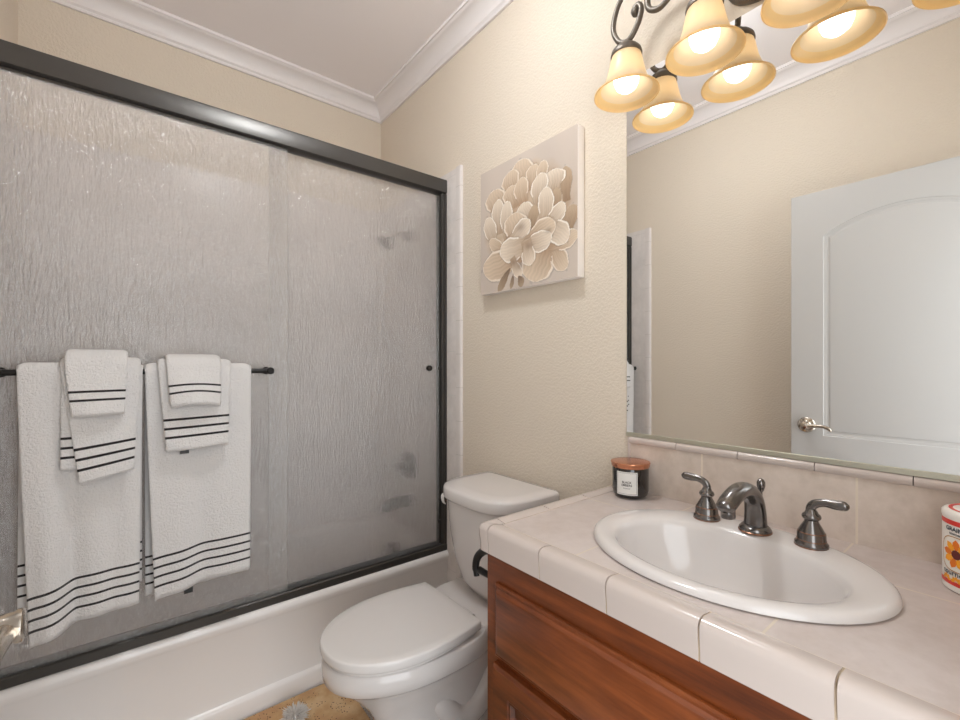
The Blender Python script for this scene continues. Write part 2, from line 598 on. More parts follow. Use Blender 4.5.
# towel bar on the front panel
BY, BZ, BX0, BX1 = 1.695, 1.216, -0.268, 0.415
bm = bmesh.new()
tube(bm, [(x, BY, BZ) for x in np.linspace(BX0, BX1, 12)], 0.0085, 14)
tbar = obj('towel_bar', bm, M['black'], sd)
for x in (BX0 + 0.014, BX1 - 0.004):
    bm = bmesh.new()
    tube(bm, [(x, BY - 0.013, BZ), (x, BY - 0.010, BZ), (x, BY + 0.02, BZ), (x, BY + 0.045, BZ), (x, BY + 0.050, BZ), (x, 1.7545, BZ)], [0.009, 0.0125, 0.0105, 0.0095, 0.014, 0.014], 16)
    obj('bar_post', bm, M['black'], tbar)

# ---------------------------------------------------------------- bath fittings behind the glass (on the right end wall)
XW = XR - TILE
def disc_x(bm, x, y, z, prof, n=28, mi=0):
    rings = [[(x - d, y + r * math.cos(2 * PI * i / n), z + r * math.sin(2 * PI * i / n)) for i in range(n)] for r, d in prof]
    ring_loft(bm, rings, True, True, True, mi)
YV = 2.10
t = thing('shower_fixture', 'dark shower head on its arm seen blurred high behind the rear glass panel', 'shower', (XW, YV, 1.93))
bm = bmesh.new(); disc_x(bm, XW, YV, 1.93, [(0.03, 0.0), (0.03, 0.006), (0.018, 0.012)]); obj('flange', bm, M['black'], t)
bm = bmesh.new(); tube(bm, spline([(XW - 0.008, YV, 1.93), (XW - 0.06, YV, 1.935), (XW - 0.11, YV, 1.90)], 10), 0.009); obj('shower_arm', bm, M['nickel'], t)
bm = bmesh.new()
d = Vector((-0.75, 0, -0.66)).normalized()
P = Vector((XW - 0.105, YV, 1.903))
tube(bm, [P, P + d * 0.02, P + d * 0.045, P + d * 0.058], [0.012, 0.018, 0.036, 0.038], 24); obj('spray_head', bm, M['black'], t)
t = thing('shower_valve', 'dark round shower valve seen blurred behind the rear glass panel', 'shower valve', (XW, YV, 0.70))
bm = bmesh.new(); disc_x(bm, XW, YV, 0.70, [(0.072, 0.0), (0.072, 0.006), (0.045, 0.014), (0.03, 0.016)]); obj('escutcheon', bm, M['black'], t)
bm = bmesh.new(); disc_x(bm, XW - 0.014, YV, 0.70, [(0.026, 0), (0.028, 0.03), (0.022, 0.05)]); tube(bm, [(XW - 0.05, YV, 0.70), (XW - 0.055, YV - 0.03, 0.705), (XW - 0.06, YV - 0.085, 0.71)], [0.010, 0.009, 0.007], 12); obj('lever', bm, M['black'], t)
t = thing('tub_spout', 'dark tub spout seen blurred below the shower valve', 'tub spout', (XW, YV, 0.50))
bm = bmesh.new(); tube(bm, spline([(XW, YV, 0.51), (XW - 0.07, YV, 0.51), (XW - 0.125, YV, 0.502), (XW - 0.15, YV, 0.48)], 10), [0.030] * 4 + [0.029] * 3 + [0.027] * 2 + [0.024] * 2, 20); obj('spout_body', bm, M['black'], t)
t = thing('overflow_cover', 'small dark overflow cover seen blurred near the tub floor', 'drain cover', (XW - 0.1, YV, 0.27))
bm = bmesh.new(); disc_x(bm, XW - 0.084, YV, 0.27, [(0.036, 0), (0.036, 0.016), (0.03, 0.022), (0.01, 0.024)]); obj('cover_plate', bm, M['black'], t)

# ---------------------------------------------------------------- towels
def drape(name, label, cat, group, x0, x1, R, lf, lb, m, shape=None, bshape=None, nu=40, fold=0.0, thick=0.010, soft=0.0, back=(0.02, 0.02), under=None):
    """Cloth over the bar: x0..x1, radius R about the bar, lf in front, lb behind."""
    path = []          # (y offset, z, dist from front hem, side) ; side -1 front, 0 top, 1 back
    if fold:
        for i in range(7):
            k = i / 6
            zz = -lf + fold * (1 - k) + 0.012
            path.append((0.020, zz, 0.0, -1, -zz / lf))
        for i in range(1, 6):
            a = PI * i / 6
            path.append((0.010 + 0.010 * math.cos(a), -lf + 0.012 * (1 - i / 6) - 0.010 * math.sin(a), 0.003 * i, -1, 1.0))
    nf = 46
    for i in range(nf + 1):
        k = i / nf
        path.append((0.0, -lf * (1 - k), lf * k, -1, 1 - k))
    RB = RZ_ = None
    RB, RZ_ = back
    for i in range(1, 14):
        a = PI * i / 14
        path.append(((R + RB) / 2 * (1 - math.cos(a)), RZ_ * math.sin(a) ** 0.75, lf, 0, 0.0))
    nb = 30
    for i in range(nb + 1):
        k = i / nb
        path.append((R + RB, -lb * k, lf + lb * (1 - k) * 0 + 10 if False else 0, 1, k))
    bm = bmesh.new()
    uvl = bm.loops.layers.uv.new('UVMap')
    grid, uvs = [], []
    for (dy, z, v, side, k) in path:
        row, ur = [], []
        for j in range(nu + 1):
            u = j / nu
            x = x0 + (x1 - x0) * u
            px, py, pz = x, BY - R + dy, BZ + z
            e = min(u, 1 - u)
            if side == 0 or (side == -1 and k < 0.06):
                pz -= soft * math.exp(-(e / 0.03) ** 2) * 0.5
            if side == -1 and shape:
                a, b, c = shape(u, k)
                px += a; py += b; pz += c
            if side == 1:
                v = lb * (1 - k)
                if bshape:
                    a, b, c = bshape(u, k)
                    px += a; py += b; pz += c
            if side == 0:
                v = 1.0
            row.append(bm.verts.new((px, py, pz)))
            ur.append((u, v))
        grid.append(row); uvs.append(ur)
    for i in range(len(grid) - 1):
        for j in range(nu):
            f = bm.faces.new((grid[i][j], grid[i][j + 1], grid[i + 1][j + 1], grid[i + 1][j]))
            for l, (a, b) in zip(f.loops, ((i, j), (i, j + 1), (i + 1, j + 1), (i + 1, j))):
                l[uvl].uv = uvs[a][b]
    if under:
        ux0, ux1, ul, ush = under
        g2 = []
        for i in range(31):
            k = i / 30
            row = []
            for j in range(21):
                u = j / 20
                a, b, c = ush(u, k)
                row.append((bm.verts.new((ux0 + (ux1 - ux0) * u + a, BY - R + 0.0115 + b, BZ - 0.0 - ul * k + c)), (u, ul * (1 - k))))
            g2.append(row)
        for i in range(30):
            for j in range(20):
                q = (g2[i][j], g2[i][j + 1], g2[i + 1][j + 1], g2[i + 1][j])
                f = bm.faces.new([w[0] for w in q])
                for l, w in zip(f.loops, q):
                    l[uvl].uv = w[1]
    o = obj(name, bm, m, None, 80)
    s = o.modifiers.new('thickness', 'SOLIDIFY')
    s.thickness = thick
    s.offset = 0.0
    tag(o, label, cat, group)
    return o

sn = math.sin
def bump1(u, c, w):
    return math.exp(-((u - c) / w) ** 2)

def sh_bath_left(u, k):
    kk = k ** 1.2
    y = -0.030 * kk * bump1(u, 0.16, 0.14) + 0.012 * kk * bump1(u, 0.36, 0.08) - 0.008 * kk * bump1(u, 0.62, 0.2) + 0.004 * kk * sn(u * 19)
    x = 0.026 * kk * (1 - u) - 0.010 * kk * u
    z = -0.040 * kk * (1 - u) ** 2.2 + 0.006 * kk * bump1(u, 0.5, 0.2)
    return x, y, z
def sh_bath_right(u, k):
    kk = k ** 1.2
    y = -0.012 * kk * bump1(u, 0.22, 0.2) + 0.010 * kk * bump1(u, 0.5, 0.14) - 0.016 * kk * bump1(u, 0.85, 0.16) + 0.003 * kk * sn(u * 17)
    x = 0.024 * kk * (1 - u) - 0.006 * kk * u
    z = -0.026 * kk * (1 - u) ** 1.8
    return x, y, z
def back_plain(u, k):
    return 0.0, 0.004 * sn(u * 9) * k, 0.0

G_ = 'towels on the shower door bar'
drape('bath_towel', 'large white bath towel with four black stripes hanging at the left end of the bar', 'towel', G_,
      -0.213, 0.050, 0.020, 0.69, 0.640, M['bath_towel'], sh_bath_left, lambda u, k: (-0.004 * k * (1 - u), 0.002 * sn(u * 9) * k, 0), 44, soft=0.015, back=(0.016, 0.022))
tw_b = drape('bath_towel', 'large white bath towel with four black stripes hanging next to the bar end', 'towel', G_,
      0.056, 0.345, 0.020, 0.668, 0.690, M['bath_towel'], sh_bath_right, lambda u, k: (0.002 * k * (1 - u), 0.002 * sn(u * 9) * k, 0), 44, soft=0.015, back=(0.016, 0.022))
drape('hand_towel', 'white hand towel with three black stripes draped askew over the left bath towel', 'towel', G_,
      -0.128, 0.044, 0.035, 0.280, 0.245, M['hand_towel'],
      lambda u, k: (0.040 * k * (1 - u) - 0.016 * k * u, -0.022 * k ** 1.1 - 0.006 * k * sn(u * 3.1), -0.026 * k * (1 - u)), None, 30, soft=0.012, back=(0.029, 0.038), under=(-0.128, -0.03, 0.266, lambda u, k: (0.0, -0.020 * k, 0.0)))
tw_h = drape('hand_towel', 'white hand towel with three black stripes and a dark tag over the right bath towel', 'towel', G_,
      0.088, 0.282, 0.035, 0.228, 0.170, M['hand_towel'],
      lambda u, k: (0.018 * k * (1 - u) - 0.012 * k * u, -0.018 * k ** 1.1 - 0.006 * k * sn(u * 3.1), -0.008 * k * (1 - u)), None, 30, fold=0.05, soft=0.012, back=(0.029, 0.036))
drape('washcloth', 'small white washcloth with two black stripes on top of the left towels', 'washcloth', G_,
      -0.118, 0.013, 0.050, 0.110, 0.100, M['wash_cloth'],
      lambda u, k: (0.014 * k * (1 - u) - 0.006 * k * u, -0.016 * k - 0.010 * k * sn(u * PI), -0.004 * k * (1 - u)), None, 26, fold=0.05, soft=0.012, back=(0.042, 0.060))
drape('washcloth', 'small white washcloth with two black stripes on top of the right towels', 'washcloth', G_,
      0.108, 0.250, 0.050, 0.102, 0.085, M['wash_cloth'],
      lambda u, k: (0.010 * k * (1 - u) - 0.003 * k * u, -0.014 * k - 0.022 * k * sn(u * PI), 0.010 * k * sn(u * PI)), None, 26, fold=0.05, soft=0.012, back=(0.042, 0.050))

for own, x, y, z in ((tw_h, 0.154, 1.6500, 0.975), (tw_b, 0.168, 1.6850, 0.524)):
    bm = bmesh.new(); box(bm, x - 0.013, x + 0.011, y, y + 0.0015, z - 0.014, z + 0.008, 0.0004, 1)
    ct = obj('care_tag', bm, M['seal'], own); ct['label'] = 'dark care tag'

# ---------------------------------------------------------------- toilet
TY = 1.245
toilet = thing('toilet', 'white two piece toilet with closed lid between tub and vanity', 'toilet', (0.85, TY, 0))

def egg(xf, xb, hw, z, n=64, back=2.6, front=2.1, cxk=0.56):
    """Elongated outline: tip at xf, flat-ish back at xb, half width hw."""
    cx = xf + (xb - xf) * cxk
    out = []
    for i in range(n):
        a = 2 * PI * (i + 0.5) / n
        c, s = math.cos(a), math.sin(a)
        e = back if c > 0 else front
        rx = (xb - cx) if c > 0 else (cx - xf)
        out.append((cx + rx * math.copysign(abs(c) ** (2 / e), c), TY + hw * math.copysign(abs(s) ** (2 / e), s), z))
    return out

bm = bmesh.new()
secs = [(0.56, 1.06, 0.118, 0.0, 4), (0.56, 1.06, 0.118, 0.018, 4), (0.575, 1.05, 0.105, 0.030, 3.5), (0.60, 1.03, 0.098, 0.10, 3), (0.595, 1.03, 0.100, 0.17, 3),
        (0.565, 1.03, 0.112, 0.22, 3), (0.525, 1.03, 0.130, 0.265, 3), (0.49, 1.02, 0.150, 0.300, 3), (0.466, 0.995, 0.168, 0.325, 3), (0.455, 0.99, 0.176, 0.330, 3),
        (0.446, 0.98, 0.182, 0.336, 3), (0.443, 0.97, 0.184, 0.36, 3), (0.446, 0.965, 0.183, 0.388, 3), (0.452, 0.96, 0.178, 0.394, 3)]
ring_loft(bm, [egg(a, b, w, z, back=e) for a, b, w, z, e in secs])
obj('bowl', bm, M['porcelain'], toilet, 50)
# trapway bulges on both sides
for s in (-1, 1):
    bm = bmesh.new()
    pts = spline([(0.70, TY + s * 0.010, 0.27), (0.765, TY + s * 0.068, 0.20), (0.84, TY + s * 0.085, 0.11), (0.93, TY + s * 0.090, 0.13), (0.99, TY + s * 0.090, 0.22), (1.05, TY + s * 0.085, 0.16), (1.08, TY + s * 0.07, 0.06)], 26)
    tube(bm, pts, [0.030 + 0.012 * sn(PI * i / 26) for i in range(27)], 14)
    obj('trapway', bm, M['porcelain'], toilet, 60)
    bm = bmesh.new(); lathe(bm, [(0.013, 0), (0.013, 0.008), (0.009, 0.016), (0.003, 0.018)], (0.90, TY + s * 0.135, 0.018), 16)
    bm2 = bm
    obj('bolt_cap', bm, M['plastic'], toilet)
    bm = bmesh.new(); box(bm, 0.84, 0.96, *sorted((TY + s * 0.09, TY + s * 0.155)), 0, 0.0185, 0.008); obj('foot', bm, M['porcelain'], toilet)
# rear deck carrying the tank
bm = bmesh.new()
ring_loft(bm, [rrect(1.045, TY, 0.10, 0.105, 0.22, 5, 48), rrect(1.045, TY, 0.125, 0.13, 0.33, 5, 48), rrect(1.03, TY, 0.150, 0.165, 0.372, 5, 48), rrect(1.03, TY, 0.152, 0.168, 0.392, 5, 48), rrect(1.03, TY, 0.146, 0.162, 0.402, 5, 48)])
obj('tank_deck', bm, M['porcelain'], toilet, 50)
# seat and lid
def lid_out(d, z, n_side=26):
    """D shaped outline: straight back edge, egg front; d = inset."""
    xb, xf, hb, hm = 0.878 - d, 0.441 + d, 0.163 - d, 0.186 - d
    pts = []
    for i in range(2 * n_side + 1):
        a = -PI / 2 + PI * i / (2 * n_side)
        c, s = math.cos(a), math.sin(a)
        xm = 0.70
        pts.append((xm - (xm - xf) * math.copysign(abs(c) ** (2 / 2.15), c), TY + hm * math.copysign(abs(s) ** (2 / 2.15), s), z))
    side = []
    for k in (0.25, 0.5, 0.75, 0.93, 1.0):
        side.append((0.70 + (xb - 0.70) * k, TY + hm + (hb - hm) * k ** 1.8, z))
    xs = [(xb - 0.0 + 0.004, TY + hb * q, z) for q in (0.6, 0.0, -0.6)]
    other = [(x, 2 * TY - y, z) for x, y, z in side[::-1]]
    return pts + side + xs + other
bm = bmesh.new()
ring_loft(bm, [lid_out(0.014, 0.3945), lid_out(0.012, 0.396), lid_out(0.012, 0.403), lid_out(0.014, 0.4075)])
obj('seat', bm, M['plastic'], toilet, 50)
bm = bmesh.new()
ring_loft(bm, [lid_out(0.006, 0.4065), lid_out(0.001, 0.409), lid_out(0.0, 0.414), lid_out(0.0, 0.430), lid_out(0.0012, 0.4338), lid_out(0.005, 0.4358), lid_out(0.03, 0.4368), lid_out(0.10, 0.438)])
obj('lid', bm, M['plastic'], toilet, 60)
for s in (-1, 1):
    bm = bmesh.new(); tube(bm, [(0.893, TY + s * 0.07 - 0.03, 0.412), (0.893, TY + s * 0.07 + 0.03, 0.412)], 0.011, 14); obj('hinge', bm, M['plastic'], toilet)
# tank
def tank_out(xf, xb, hw, z, n=72, bow=3.2):
    cx = xb - (xb - xf) * 0.30
    out = []
    for i in range(n):
        a = 2 * PI * (i + 0.5) / n
        c, s = math.cos(a), math.sin(a)
        if c > 0:
            e = 14; rx = xb - cx
        else:
            e = bow; rx = cx - xf
        out.append((cx + rx * math.copysign(abs(c) ** (2 / e), c), 1.224 + hw * math.copysign(abs(s) ** (2 / (e if c > 0 else bow)), s), z))
    return out
bm = bmesh.new()
ring_loft(bm, [tank_out(1.02, 1.165, 0.110, 0.402), tank_out(0.995, 1.172, 0.134, 0.412), tank_out(0.970, 1.178, 0.153, 0.45), tank_out(0.946, 1.182, 0.171, 0.53), tank_out(0.930, 1.185, 0.181, 0.62), tank_out(0.922, 1.187, 0.187, 0.70), tank_out(0.92, 1.187, 0.188, 0.750)])
obj('tank', bm, M['porcelain'], toilet, 50)
bm = bmesh.new()
ring_loft(bm, [tank_out(0.918, 1.188, 0.188, 0.750), tank_out(0.906, 1.192, 0.197, 0.753), tank_out(0.903, 1.192, 0.199, 0.760), tank_out(0.904, 1.192, 0.199, 0.787), tank_out(0.907, 1.190, 0.197, 0.793), tank_out(0.918, 1.186, 0.188, 0.798), tank_out(0.96, 1.165, 0.15, 0.800)])
obj('tank_lid', bm, M['porcelain'], toilet, 60)
bm = bmesh.new()
tube(bm, [(0.992, 1.400, 0.732), (0.992, 1.428, 0.732)], 0.010, 14)
tube(bm, spline([(0.998, 1.430, 0.738), (0.986, 1.434, 0.737), (0.972, 1.436, 0.728), (0.975, 1.436, 0.706), (0.985, 1.434, 0.694)], 10), [0.005, 0.008, 0.009, 0.010, 0.010, 0.010, 0.010, 0.009, 0.007, 0.005, 0.002], 12, 0.6)
obj('flush_lever', bm, M['plastic'], toilet)

# ---------------------------------------------------------------- mat and brush on the floor
def mat_out(d, z):
    o = [(0.00 + d, 1.06 + d)]
    o += [(0.655 - d, 1.06 + d), (0.675 - d, 1.08 + d)]
    o += [(0.675 - d, 1.085 - d), (0.56 - d, 1.10 - d), (0.525 - d, 1.14 - d * 0), (0.525 - d, 1.35 + d * 0), (0.56 - d, 1.395 + d), (0.675 - d, 1.41 + d)]
    for k in range(7):
        a = k / 6 * PI / 2
        o.append((0.615 + (0.06 - d) * math.cos(a), 1.655 + (0.06 - d) * sn(a)))
    for k in range(7):
        a = PI / 2 + k / 6 * PI / 2
        o.append((0.06 + (0.06 - d) * math.cos(a), 1.655 + (0.06 - d) * sn(a)))
    return [(x, y, z) for x, y in o]
bm = bmesh.new()
ring_loft(bm, [mat_out(0.003, 0.0), mat_out(0.0, 0.004), mat_out(0.004, 0.010)])
tag(obj('bath_mat', bm, M['cork'], None, 50), 'tan speckled bath mat lying along the tub in front of the toilet', 'mat')
brush = thing('bristle_brush', 'small white bristly tuft lying on the tan mat beside the tub', 'brush', (0.468, 1.60, 0.011))
bm = bmesh.new(); lathe(bm, [(0.03, 0.0), (0.032, 0.008), (0.022, 0.018), (0.008, 0.022)], (0.468, 1.60, 0.011), 20); obj('bristle_base', bm, M['bristle'], brush)
bm = bmesh.new()
for i in range(170):
    th = random.random() * 2 * PI
    el = math.acos(random.random() * 0.97)
    d = Vector((math.cos(th) * sn(el), math.sin(th) * sn(el), math.cos(el)))
    a = Vector((0.468, 1.60, 0.018)) + d * 0.012
    b = Vector((0.468, 1.60, 0.020)) + Vector((d.x, d.y, d.z * 0.62)) * random.uniform(0.044, 0.060)
    if b.z < 0.013: b.z = 0.013
    tube(bm, [a, a.lerp(b, 0.7), b], [0.0022, 0.0020, 0.0005], 5)
bo = obj('bristles', bm, M['bristle'], brush); bo['kind'] = 'stuff'

# ---------------------------------------------------------------- vanity cabinet
van = thing('vanity_cabinet', 'cherry wood vanity cabinet with one wide drawer front under the sink', 'cabinet', (0.94, 0.36, 0))
CX0, CX1, CY0, CY1, CZ = 0.672, 1.213, YF + 0.002, 0.797, 0.800
bm = bmesh.new()
box(bm, CX0 + 0.014, CX1, CY1 - 0.018, CY1, 0.0, CZ)
box(bm, CX0 + 0.014, CX1, CY0, CY0 + 0.018, 0.0, CZ)
box(bm, CX0 + 0.02, CX1, CY0 + 0.018, CY1 - 0.018, 0.09, 0.108)
box(bm, CX1 - 0.008, CX1, CY0 + 0.018, CY1 - 0.018, 0.108, CZ)
box(bm, CX0 + 0.06, CX0 + 0.075, CY0 + 0.018, CY1 - 0.018, 0.0, 0.09)
obj('carcass', bm, M['wood'], van, 0)
bm = bmesh.new()
box(bm, CX0 - 0.006, CX0 + 0.0135, CY1 - 0.055, CY1, 0.0, CZ)          # stiles, then rails between them
box(bm, CX0 - 0.006, CX0 + 0.0135, CY0, CY0 + 0.055, 0.0, CZ)
for z0_, z1_ in ((0.725, CZ), (0.545, 0.600), (0.085, 0.130)):
    box(bm, CX0 - 0.0059, CX0 + 0.0135, CY0 + 0.055, CY1 - 0.055, z0_, z1_)
box(bm, CX0 - 0.0058, CX0 + 0.0135, 0.325, 0.365, 0.130, 0.545)
obj('face_frame', bm, M['wood'], van, 0)
FXF = CX0 - 0.006
def slab_panel(bm, y0, y1, z0, z1, th=0.018, bev=0.008):
    """Overlay front with a stepped, eased edge."""
    def rr(i, x):
        return [(x, y0 + i, z0 + i), (x, y1 - i, z0 + i), (x, y1 - i, z1 - i), (x, y0 + i, z1 - i)]
    ring_loft(bm, [rr(0, FXF), rr(0, FXF - 0.007), rr(0.004, FXF - 0.010), rr(0.009, FXF - 0.010), rr(0.014, FXF - 0.0165), rr(0.018, FXF - th)])
bm = bmesh.new(); slab_panel(bm, CY0 + 0.035, 0.762, 0.580, 0.744); obj('drawer_front', bm, M['wood'], van, 25)
def frame_door(y0, y1, z0, z1):
    bm = bmesh.new()
    def rr(i, x):
        return [(x, y0 + i, z0 + i), (x, y1 - i, z0 + i), (x, y1 - i, z1 - i), (x, y0 + i, z1 - i)]
    ring_loft(bm, [rr(0, FXF), rr(0, FXF - 0.012), rr(0.006, FXF - 0.019), rr(0.052, FXF - 0.019), rr(0.056, FXF - 0.016), rr(0.060, FXF - 0.017), rr(0.066, FXF - 0.008), rr(0.076, FXF - 0.008), rr(0.10, FXF - 0.014)])
    return obj('door', bm, M['wood'], van, 25)
for a, b in ((0.350, 0.762), (CY0 + 0.035, 0.340)):
    d = frame_door(a, b, 0.105, 0.566)
    bm = bmesh.new()
    yk = a + 0.03 if a > 0.2 else b - 0.03
    pr = [(0.006, 0), (0.005, 0.012), (0.013, 0.018), (0.013, 0.024), (0.006, 0.028)]
    rings = [[(FXF - 0.019 - q, yk + r * math.cos(2 * PI * i / 20), 0.49 + r * math.sin(2 * PI * i / 20)) for i in range(20)] for r, q in pr]
    ring_loft(bm, rings)
    obj('knob', bm, M['black'], d)
# black bow handle fixed to the side of the cabinet, facing the toilet
hd = thing('wall_pull', 'curved black iron pull sticking out beside the toilet from the cabinet side', 'handle', (0.70, CY1, 0.76))
hd.name = 'side_pull'
bm = bmesh.new()
hx0 = 0.70
tube(bm, spline([(hx0, CY1 + 0.010, 0.786), (hx0, CY1 + 0.050, 0.778), (hx0, CY1 + 0.080, 0.752), (hx0, CY1 + 0.088, 0.725), (hx0, CY1 + 0.084, 0.703)], 16), [0.006] * 3 + [0.0085] * 11 + [0.007] * 3, 12, 1.2)
obj('bow', bm, M['black'], hd)
for z, ln in ((0.786, 0.040), (0.722, 0.072)):
    bm = bmesh.new()
    tube(bm, [(hx0, CY1 + 0.0005, z), (hx0, CY1 + 0.005, z), (hx0, CY1 + 0.010, z), (hx0, CY1 + ln, z), (hx0, CY1 + ln + 0.003, z)], [0.012, 0.011, 0.007, 0.009, 0.005], 14)
    obj('post', bm, M['black'], hd)

# ---------------------------------------------------------------- countertop
top = thing('countertop', 'beige tiled countertop with glazed edge and backsplash on the vanity', 'countertop', (0.94, 0.36, CZ))
SX, SY, SA, SB = 0.925, 0.386, 0.210, 0.262      # sink centre and semi axes (X, Y)
KX0, KX1, KY0, KY1, KZ = 0.698, 1.213, YF + 0.002, 0.782, 0.860
bm = bmesh.new()
n = 96
angs = sorted([2 * PI * i / n for i in range(n)] + [math.atan2(y - SY, x - SX) % (2 * PI) for x in (KX0, KX1) for y in (KY0, KY1)])
def rect_pt(a, z):
    c, s = math.cos(a), math.sin(a)
    k = 1e9
    if c > 1e-9: k = min(k, (KX1 - SX) / c)
    if c < -1e-9: k = min(k, (KX0 - SX) / c)
    if s > 1e-9: k = min(k, (KY1 - SY) / s)
    if s < -1e-9: k = min(k, (KY0 - SY) / s)
    return (SX + c * k, SY + s * k, z)
def hole_pt(a, z):
    c, s = math.cos(a), math.sin(a)
    k = 1 / math.sqrt((c / (SA - 0.022)) ** 2 + (s / (SB - 0.022)) ** 2)
    return (SX + c * k, SY + s * k, z)
R0 = [rect_pt(a, KZ) for a in angs]; H0 = [hole_pt(a, KZ) for a in angs]
R1 = [rect_pt(a, CZ + 0.001) for a in angs]; H1 = [hole_pt(a, CZ + 0.001) for a in angs]
vr = ring_loft(bm, [H0, R0, R1, H1], False, False)
for i in range(len(angs)):
    j = (i + 1) % len(angs)
    bm.faces.new((vr[3][i], vr[3][j], vr[0][j], vr[0][i]))
obj('top_tiles', bm, M['counter'], top, 30)
# V-cap edge tiles, with grout between
ep = [(0.001, 0.0), (0.001, 0.061), (0.010, 0.0625), (0.022, 0.0645)]
for i in range(8):
    a = i / 7 * PI / 2
    ep.append((0.029 + 0.014 * math.sin(a), 0.0505 + 0.014 * math.cos(a)))
ep += [(0.0425, 0.036), (0.0405, 0.02), (0.040, 0.002), (0.038, 0.0)]
epg = [(0.0, 0.001), (0.0, 0.060), (0.024, 0.0625), (0.034, 0.058), (0.040, 0.049), (0.0390, 0.002)]
bm = bmesh.new()
joints = [KY0 - 0.01] + [0.785 - 0.16 * k for k in range(5, -1, -1)]
g = 0.0016
for a, b in zip(joints[:-1], joints[1:]):
    lo, hi = max(a, KY0), b
    for ring in [0]:
        A = [(KX0 - d, lo + g, CZ + z) for d, z in ep]
        B = [(KX0 - d, hi - g, CZ + z) for d, z in ep]
        A1 = [(KX0 - d * 0.985, lo + g - 0.0006, CZ + z * 0.985 + 0.0004) for d, z in ep]
        B1 = [(KX0 - d * 0.985, hi - g + 0.0006, CZ + z * 0.985 + 0.0004) for d, z in ep]
        ring_loft(bm, [A, B])
xj = [KX0 + 0.008] + [KX0 + 0.008 + 0.16 * k for k in range(1, 4)] + [KX1]
for a, b in zip(xj[:-1], xj[1:]):
    ring_loft(bm, [[(a + g, KY1 + d, CZ + z) for d, z in ep], [(min(b, KX1) - g, KY1 + d, CZ + z) for d, z in ep]])
# corner piece
rings = [[(KX0 - d, 0.785 + g, CZ + z) for d, z in ep]]
for i in range(17):
    th = i / 16 * PI / 2
    cth, sth = math.cos(th), math.sin(th)
    kq = (cth ** 7 + sth ** 7) ** (-1 / 7)
    rings.append([(KX0 + 0.008 - (d + 0.008) * cth * kq, KY1 + 0.008 + (d - 0.008) * sth * kq, CZ + z) for d, z in ep])
rings.append([(KX0 + 0.008 - g, KY1 + d, CZ + z) for d, z in ep])
ring_loft(bm, rings)
obj('edge_tiles', bm, M['edge'], top, 40)
bm = bmesh.new()
ring_loft(bm, [[(KX0 - d, KY0, CZ + z) for d, z in epg], [(KX0 - d, 0.785, CZ + z) for d, z in epg]])
ring_loft(bm, [[(KX0 + 0.006, KY1 + d, CZ + z) for d, z in epg], [(KX1, KY1 + d, CZ + z) for d, z in epg]])
obj('edge_grout', bm, M['edge_grout'], top, 40)
# backsplash and its rounded cap
bm = bmesh.new(); box(bm, XR - 0.013, XR - 0.001, KY0, 0.762, KZ, 1.000); obj('backsplash', bm, M['splash'], top, 0)
bm = bmesh.new()
cp = [(0.001, 0.0), (0.016, 0.0), (0.0185, 0.004), (0.0185, 0.010)]
for i in range(7):
    a = i / 6 * PI / 2
    cp.append((0.0085 + 0.010 * math.cos(a), 0.010 + 0.009 * math.sin(a)))
cp += [(0.001, 0.019)]
cj = [KY0 - 0.02] + [0.144 + 0.1585 * k for k in range(0, 4)] + [0.766]
for a, b in zip(cj[:-1], cj[1:]):
    a = max(a, KY0)
    ring_loft(bm, [[(XR - d, a + 0.0008, 1.0 + z) for d, z in cp], [(XR - d, b - 0.0008, 1.0 + z) for d, z in cp]])
box(bm, XR - 0.0165, XR - 0.001, 0.762, 0.772, KZ, 1.018, 0.003)
obj('backsplash_cap', bm, M['edge'], top, 40)

# ---------------------------------------------------------------- sink
sink = thing('sink', 'oval white drop-in sink set in the tiled countertop', 'sink', (SX, SY, KZ))
def ell(cx, cy, ax, ay, z, n=80):
    return [(cx + ax * math.cos(2 * PI * i / n), cy + ay * math.sin(2 * PI * i / n), z) for i in range(n)]
bm = bmesh.new()
rg = [ell(SX, SY, SA - 0.004, SB - 0.004, KZ + 0.0004), ell(SX, SY, SA, SB, KZ + 0.003), ell(SX, SY, SA - 0.001, SB - 0.001, KZ + 0.009), ell(SX, SY, SA - 0.006, SB - 0.006, KZ + 0.0135), ell(SX, SY, SA - 0.014, SB - 0.014, KZ + 0.0155),
      ell(0.915, SY, SA - 0.038, SB - 0.034, KZ + 0.0145), ell(0.902, SY, 0.152, 0.208, KZ + 0.012), ell(0.900, SY, 0.147, 0.202, KZ + 0.008), ell(0.899, SY, 0.143, 0.197, KZ - 0.002), ell(0.897, SY, 0.136, 0.186, KZ - 0.03),
      ell(0.894, SY, 0.122, 0.166, KZ - 0.07), ell(0.890, SY, 0.098, 0.132, KZ - 0.105), ell(0.888, SY, 0.06, 0.08, KZ - 0.125), ell(0.886, SY, 0.024, 0.024, KZ - 0.132),
      ell(0.886, SY, 0.024, 0.024, KZ - 0.145), ell(0.886, SY, 0.03, 0.03, KZ - 0.146), ell(0.888, SY, 0.066, 0.086, KZ - 0.136), ell(0.890, SY, 0.106, 0.14, KZ - 0.115), ell(0.897, SY, 0.142, 0.192, KZ - 0.035), ell(0.905, SY, 0.160, 0.212, KZ - 0.004)]
vr = ring_loft(bm, rg, False, False)
for i in range(80):
    j = (i + 1) % 80
    bm.faces.new((vr[-1][i], vr[-1][j], vr[0][j], vr[0][i]))
obj('basin', bm, M['porcelain'], sink, 60)
bm = bmesh.new(); lathe(bm, [(0.0235, -0.004), (0.0235, 0.001), (0.019, 0.003), (0.016, 0.0), (0.014, 0.003), (0.004, 0.005)], (0.886, SY, KZ - 0.133), 28); obj('drain', bm, M['faucet'], sink)

